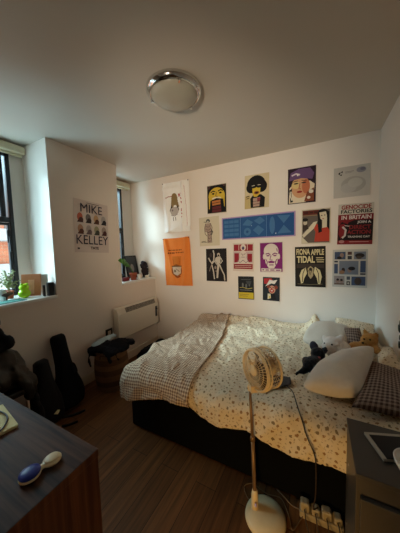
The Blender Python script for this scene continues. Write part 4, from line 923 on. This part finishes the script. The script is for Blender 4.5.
finish('pot', MB().lathe([(0, 0), (.028, 0), (.034, .055), (.038, .058), (.036, .07), (.028, .068), (0, .06)], (-2.46, .965, S), seg=24), TERRA, t, smooth=True)
for k in range(26):
    a = random.uniform(0, 2*pi); h_ = random.uniform(.09, .20); rr = random.uniform(.02, .085)
    tip = Vector((-2.46+rr*cos(a), .965+rr*sin(a), S+.06+h_))
    s_ = finish('sprig', MB().tube(spl([(-2.46, .965, S+.06), (-2.46+rr*.3*cos(a), .965+rr*.3*sin(a), S+.06+h_*.6), tip], 4), .0016, 5), PALELEAF, t)
    lm = MB().use(PALELEAF)
    for j in range(7):
        pp = Vector((-2.46, .965, S+.06)).lerp(tip, .4+.09*j); lm.ell(pp+Vector((random.uniform(-.012, .012), random.uniform(-.012, .012), random.uniform(-.006, .01))), (.010, .007, .005), rz(random.uniform(0, 180)), 8, 5)
    finish('leaf_cluster', lm, None, s_, smooth=True)
t = thing('wooden_bird', 'small brown carved bird beside the brown plant pot', 'figurine', (-2.36, .905, S))
finish('carved_body', blob([((-2.36, .905, S+.05), (.016, .035, .016)), ((-2.36, .94, S+.055), (.012, .014, .012)), ((-2.36, .905, S+.02), (.008, .008, .025))], .004), mat('dark_carved_wood', (72, 44, 32), .6), t)
tag(finish('glass_jar', MB().lathe([(0, .003), (.03, .003), (.032, .07), (.026, .085), (.026, .095), (.023, .095), (.023, .08), (.028, .066), (.027, .008), (0, .008)], (-2.40, .89, S), seg=24), mat('pale_glass', (206, 214, 212), .1, vary=.03), base=(-2.40, .89, S), smooth=True), 'pale glass jar at the left edge of the near sill', 'jar')
mt = MB().use(TEAL); mt.grid(lambda a, b: Vector((-2.34+.13*a, .55+.44*b, S+.004+.003*noise.noise(Vector((a*4, b*9, 0))))), 10, 24)
tag(finish('runner_cloth', mt, base=(-2.28, .77, S), smooth=True, solid=.004), 'teal cloth runner along the front of the near sill', 'cloth')

# ------------------------------------------------------------------ things on the far sill
t = thing('framed_picture', 'black framed picture standing on the far sill', 'picture', (-2.45, 2.47, S))
tl = rz(6) @ ry(-10)
fm = MB(); c0 = Vector((-2.455, 2.475, S+.168))
for yy, zz_, sy, sz in ((-.115, 0, .024, .33), (.115, 0, .024, .33), (0, .155, .254, .024), (0, -.155, .254, .024)): fm.box(c0+tl @ Vector((0, yy, zz_)), (.018, sy, sz), tl)
finish('frame', fm, BLKPL, t, bevel=.002)
finish('picture_print', MB().box(c0, (.010, .22, .30), tl), mat('charcoal_print', (58, 60, 64), .5, vary=.3, scale=12), t)
finish('print_figure', MB().ell(c0+tl @ Vector((.006, 0, -.02)), (.004, .04, .06), tl), mat('grey_print', (140, 136, 132), .6), t)
t = thing('potted_plant', 'heart leaved plant in a terracotta pot on the far sill', 'plant', (-2.26, 2.30, S))
finish('pot', MB().lathe([(0, 0), (.036, 0), (.046, .075), (.052, .076), (.052, .10), (.044, .10), (.042, .08), (0, .078)], (-2.26, 2.30, S), seg=28), TERRA, t, smooth=True)
finish('stem', MB().tube(spl([(-2.26, 2.30, S+.08), (-2.24, 2.24, S+.16), (-2.20, 2.10, S+.26)]), .004, 6), LEAF, t, smooth=True)
finish('stem', MB().tube(spl([(-2.26, 2.305, S+.08), (-2.255, 2.28, S+.13), (-2.23, 2.21, S+.20)]), .003, 6), LEAF, t, smooth=True)
def heart(c, s, M):
    mb = MB().use(LEAF); c = Vector(c)
    def f(a, b):
        th = 2*pi*a; x = 16*sin(th)**3/16; y = (13*cos(th)-5*cos(2*th)-2*cos(3*th)-cos(4*th))/16
        return c+M @ Vector((x*s*b, y*s*b, -.25*s*b*b*abs(x)))
    mb.grid(f, 32, 5); bmesh.ops.remove_doubles(mb.bm, verts=mb.bm.verts, dist=.0004); return finish('leaf', mb, None, t, smooth=True, solid=.0015)
heart((-2.185, 2.06, S+.275), .062, ry(62) @ rz(80)); heart((-2.215, 2.16, S+.225), .042, ry(60) @ rz(140))
t = thing('dark_figurine', 'dark bushy figurine on the far sill next to the back wall', 'figurine', (-2.33, 2.62, S))
finish('figure_body', blob([((-2.33, 2.615, S+.10), (.05, .055, .065)), ((-2.33, 2.60, S+.175), (.052, .058, .055)), ((-2.33, 2.635, S+.05), (.048, .05, .05)), ((-2.33, 2.585, S+.215), (.032, .032, .034))], .007, .014, 30, 2), mat('dark_plum', (34, 26, 32), .8, vary=.3), t)
finish('base', MB().lathe([(0, 0), (.045, 0), (.04, .015), (0, .016)], (-2.33, 2.62, S), seg=20), BLKPL, t)
t = thing('cup', 'white cup beside the terracotta pot on the far sill', 'cup', (-2.26, 2.42, S))
finish('cup_body', MB().lathe([(0, .0), (.028, 0), (.034, .07), (.031, .07), (.026, .006), (0, .006)], (-2.26, 2.42, S), seg=24), WPL, t, smooth=True)
finish('handle', MB().tube(spl([(-2.26, 2.453, S+.055), (-2.26, 2.475, S+.05), (-2.26, 2.472, S+.025), (-2.26, 2.449, S+.018)]), .004, 6), WPL, t, smooth=True)
tag(finish('tealight_holder', MB().lathe([(0, 0), (.025, 0), (.03, .035), (.026, .035), (.02, .01), (0, .01)], (-2.255, 2.57, S), seg=20), WPL, base=(-2.255, 2.57, S), smooth=True), 'small white tealight holder in front of the dark figurine', 'candle holder')
tag(finish('glass_tumbler', MB().lathe([(0, 0), (.022, 0), (.026, .075), (.023, .075), (.019, .006), (0, .006)], (-2.30, 2.655, S), seg=20), mat('pale_glass', (206, 214, 212), .1), base=(-2.30, 2.655, S), smooth=True), 'pale tumbler on the far sill against the back wall', 'glass')
tag(finish('red_box', MB().box((-2.285, 2.185, S+.025), (.05, .10, .05), rz(10)), mat('dark_red_card', (120, 30, 36), .6), base=(-2.285, 2.185, S), bevel=.003), 'small dark red box left of the terracotta pot', 'box')

# ------------------------------------------------------------------ light
w = bpy.data.worlds.new('World'); sc.world = w; w.use_nodes = True
bgn = w.node_tree.nodes['Background']; bgn.inputs[0].default_value = (.55, .85, 1.0, 1); bgn.inputs[1].default_value = 10.5
def area(name, loc, rot, sx, sy, e, col, portal=False):
    L = bpy.data.lights.new(name, 'AREA'); L.shape = 'RECTANGLE'; L.size = sx; L.size_y = sy; L.energy = e; L.color = col
    if portal: L.cycles.is_portal = True
    o = bpy.data.objects.new(name, L); COL.objects.link(o); o.location = loc; o.rotation_euler = rot; return o
area('window_portal', (XW-.08, .63, 1.72), (0, R(-90), 0), 1.4, 1.0, 1, (1, 1, 1), True)
area('window_portal', (XW-.08, 2.31, 1.7), (0, R(-90), 0), 1.35, .40, 1, (1, 1, 1), True)
def spot(name, loc, aim, e, col, r, size, blend):
    L = bpy.data.lights.new(name, 'SPOT'); L.energy = e; L.color = col; L.shadow_soft_size = r; L.spot_size = R(size); L.spot_blend = blend
    o = bpy.data.objects.new(name, L); COL.objects.link(o); o.location = loc
    o.rotation_euler = (Vector(aim)-Vector(loc)).to_track_quat('-Z', 'Y').to_euler()
spot('floor_lamp', (-.12, .05, .24), (-.30, 1.2, .42), 17, (1.0, .60, .19), .05, 90, .8)
spot('wall_fill_spot', (-.5, -.7, 1.5), (-1.15, 2.7, 1.65), 190, (1.0, .80, .58), .08, 62, .9)  # warm fill added to brighten the poster wall, no such lamp known
L = bpy.data.lights.new('daylight', 'SUN'); L.energy = 6; L.color = (.60, .88, 1.0); L.angle = R(16)
o = bpy.data.objects.new('daylight', L); COL.objects.link(o); o.location = (-9, -6, 6)
o.rotation_euler = Vector((1.18, .90, -.70)).to_track_quat('-Z', 'Y').to_euler()

# ------------------------------------------------------------------ camera
q_f, q_p, q_y, q_r, cam_h = (224.345, 0.07319, 0.48565, -0.0278, 1.413)
fw = Vector((-sin(q_y)*cos(q_p), cos(q_y)*cos(q_p), -sin(q_p))); rt = Vector((cos(q_y), sin(q_y), 0)); up = rt.cross(fw)
rt, up = rt*cos(q_r)+up*sin(q_r), up*cos(q_r)-rt*sin(q_r)
cam = bpy.data.cameras.new('camera'); co = bpy.data.objects.new('camera', cam); COL.objects.link(co)
Mx = Matrix((rt, up, -fw)).transposed().to_4x4(); Mx.translation = (0, 0, cam_h); co.matrix_world = Mx
cam.sensor_fit = 'HORIZONTAL'; cam.sensor_width = 36; cam.lens = 36*q_f/400; cam.clip_start = .02
sc.camera = co
for o in sc.objects:
    if '_b' in o: del o['_b']
sc.view_settings.view_transform = 'Standard'; sc.view_settings.look = 'None'; sc.view_settings.gamma = 1; sc.view_settings.use_curve_mapping = False
sc.view_settings.exposure = 0.0
sc.cycles.max_bounces = 12; sc.cycles.diffuse_bounces = 8; sc.cycles.transparent_max_bounces = 12
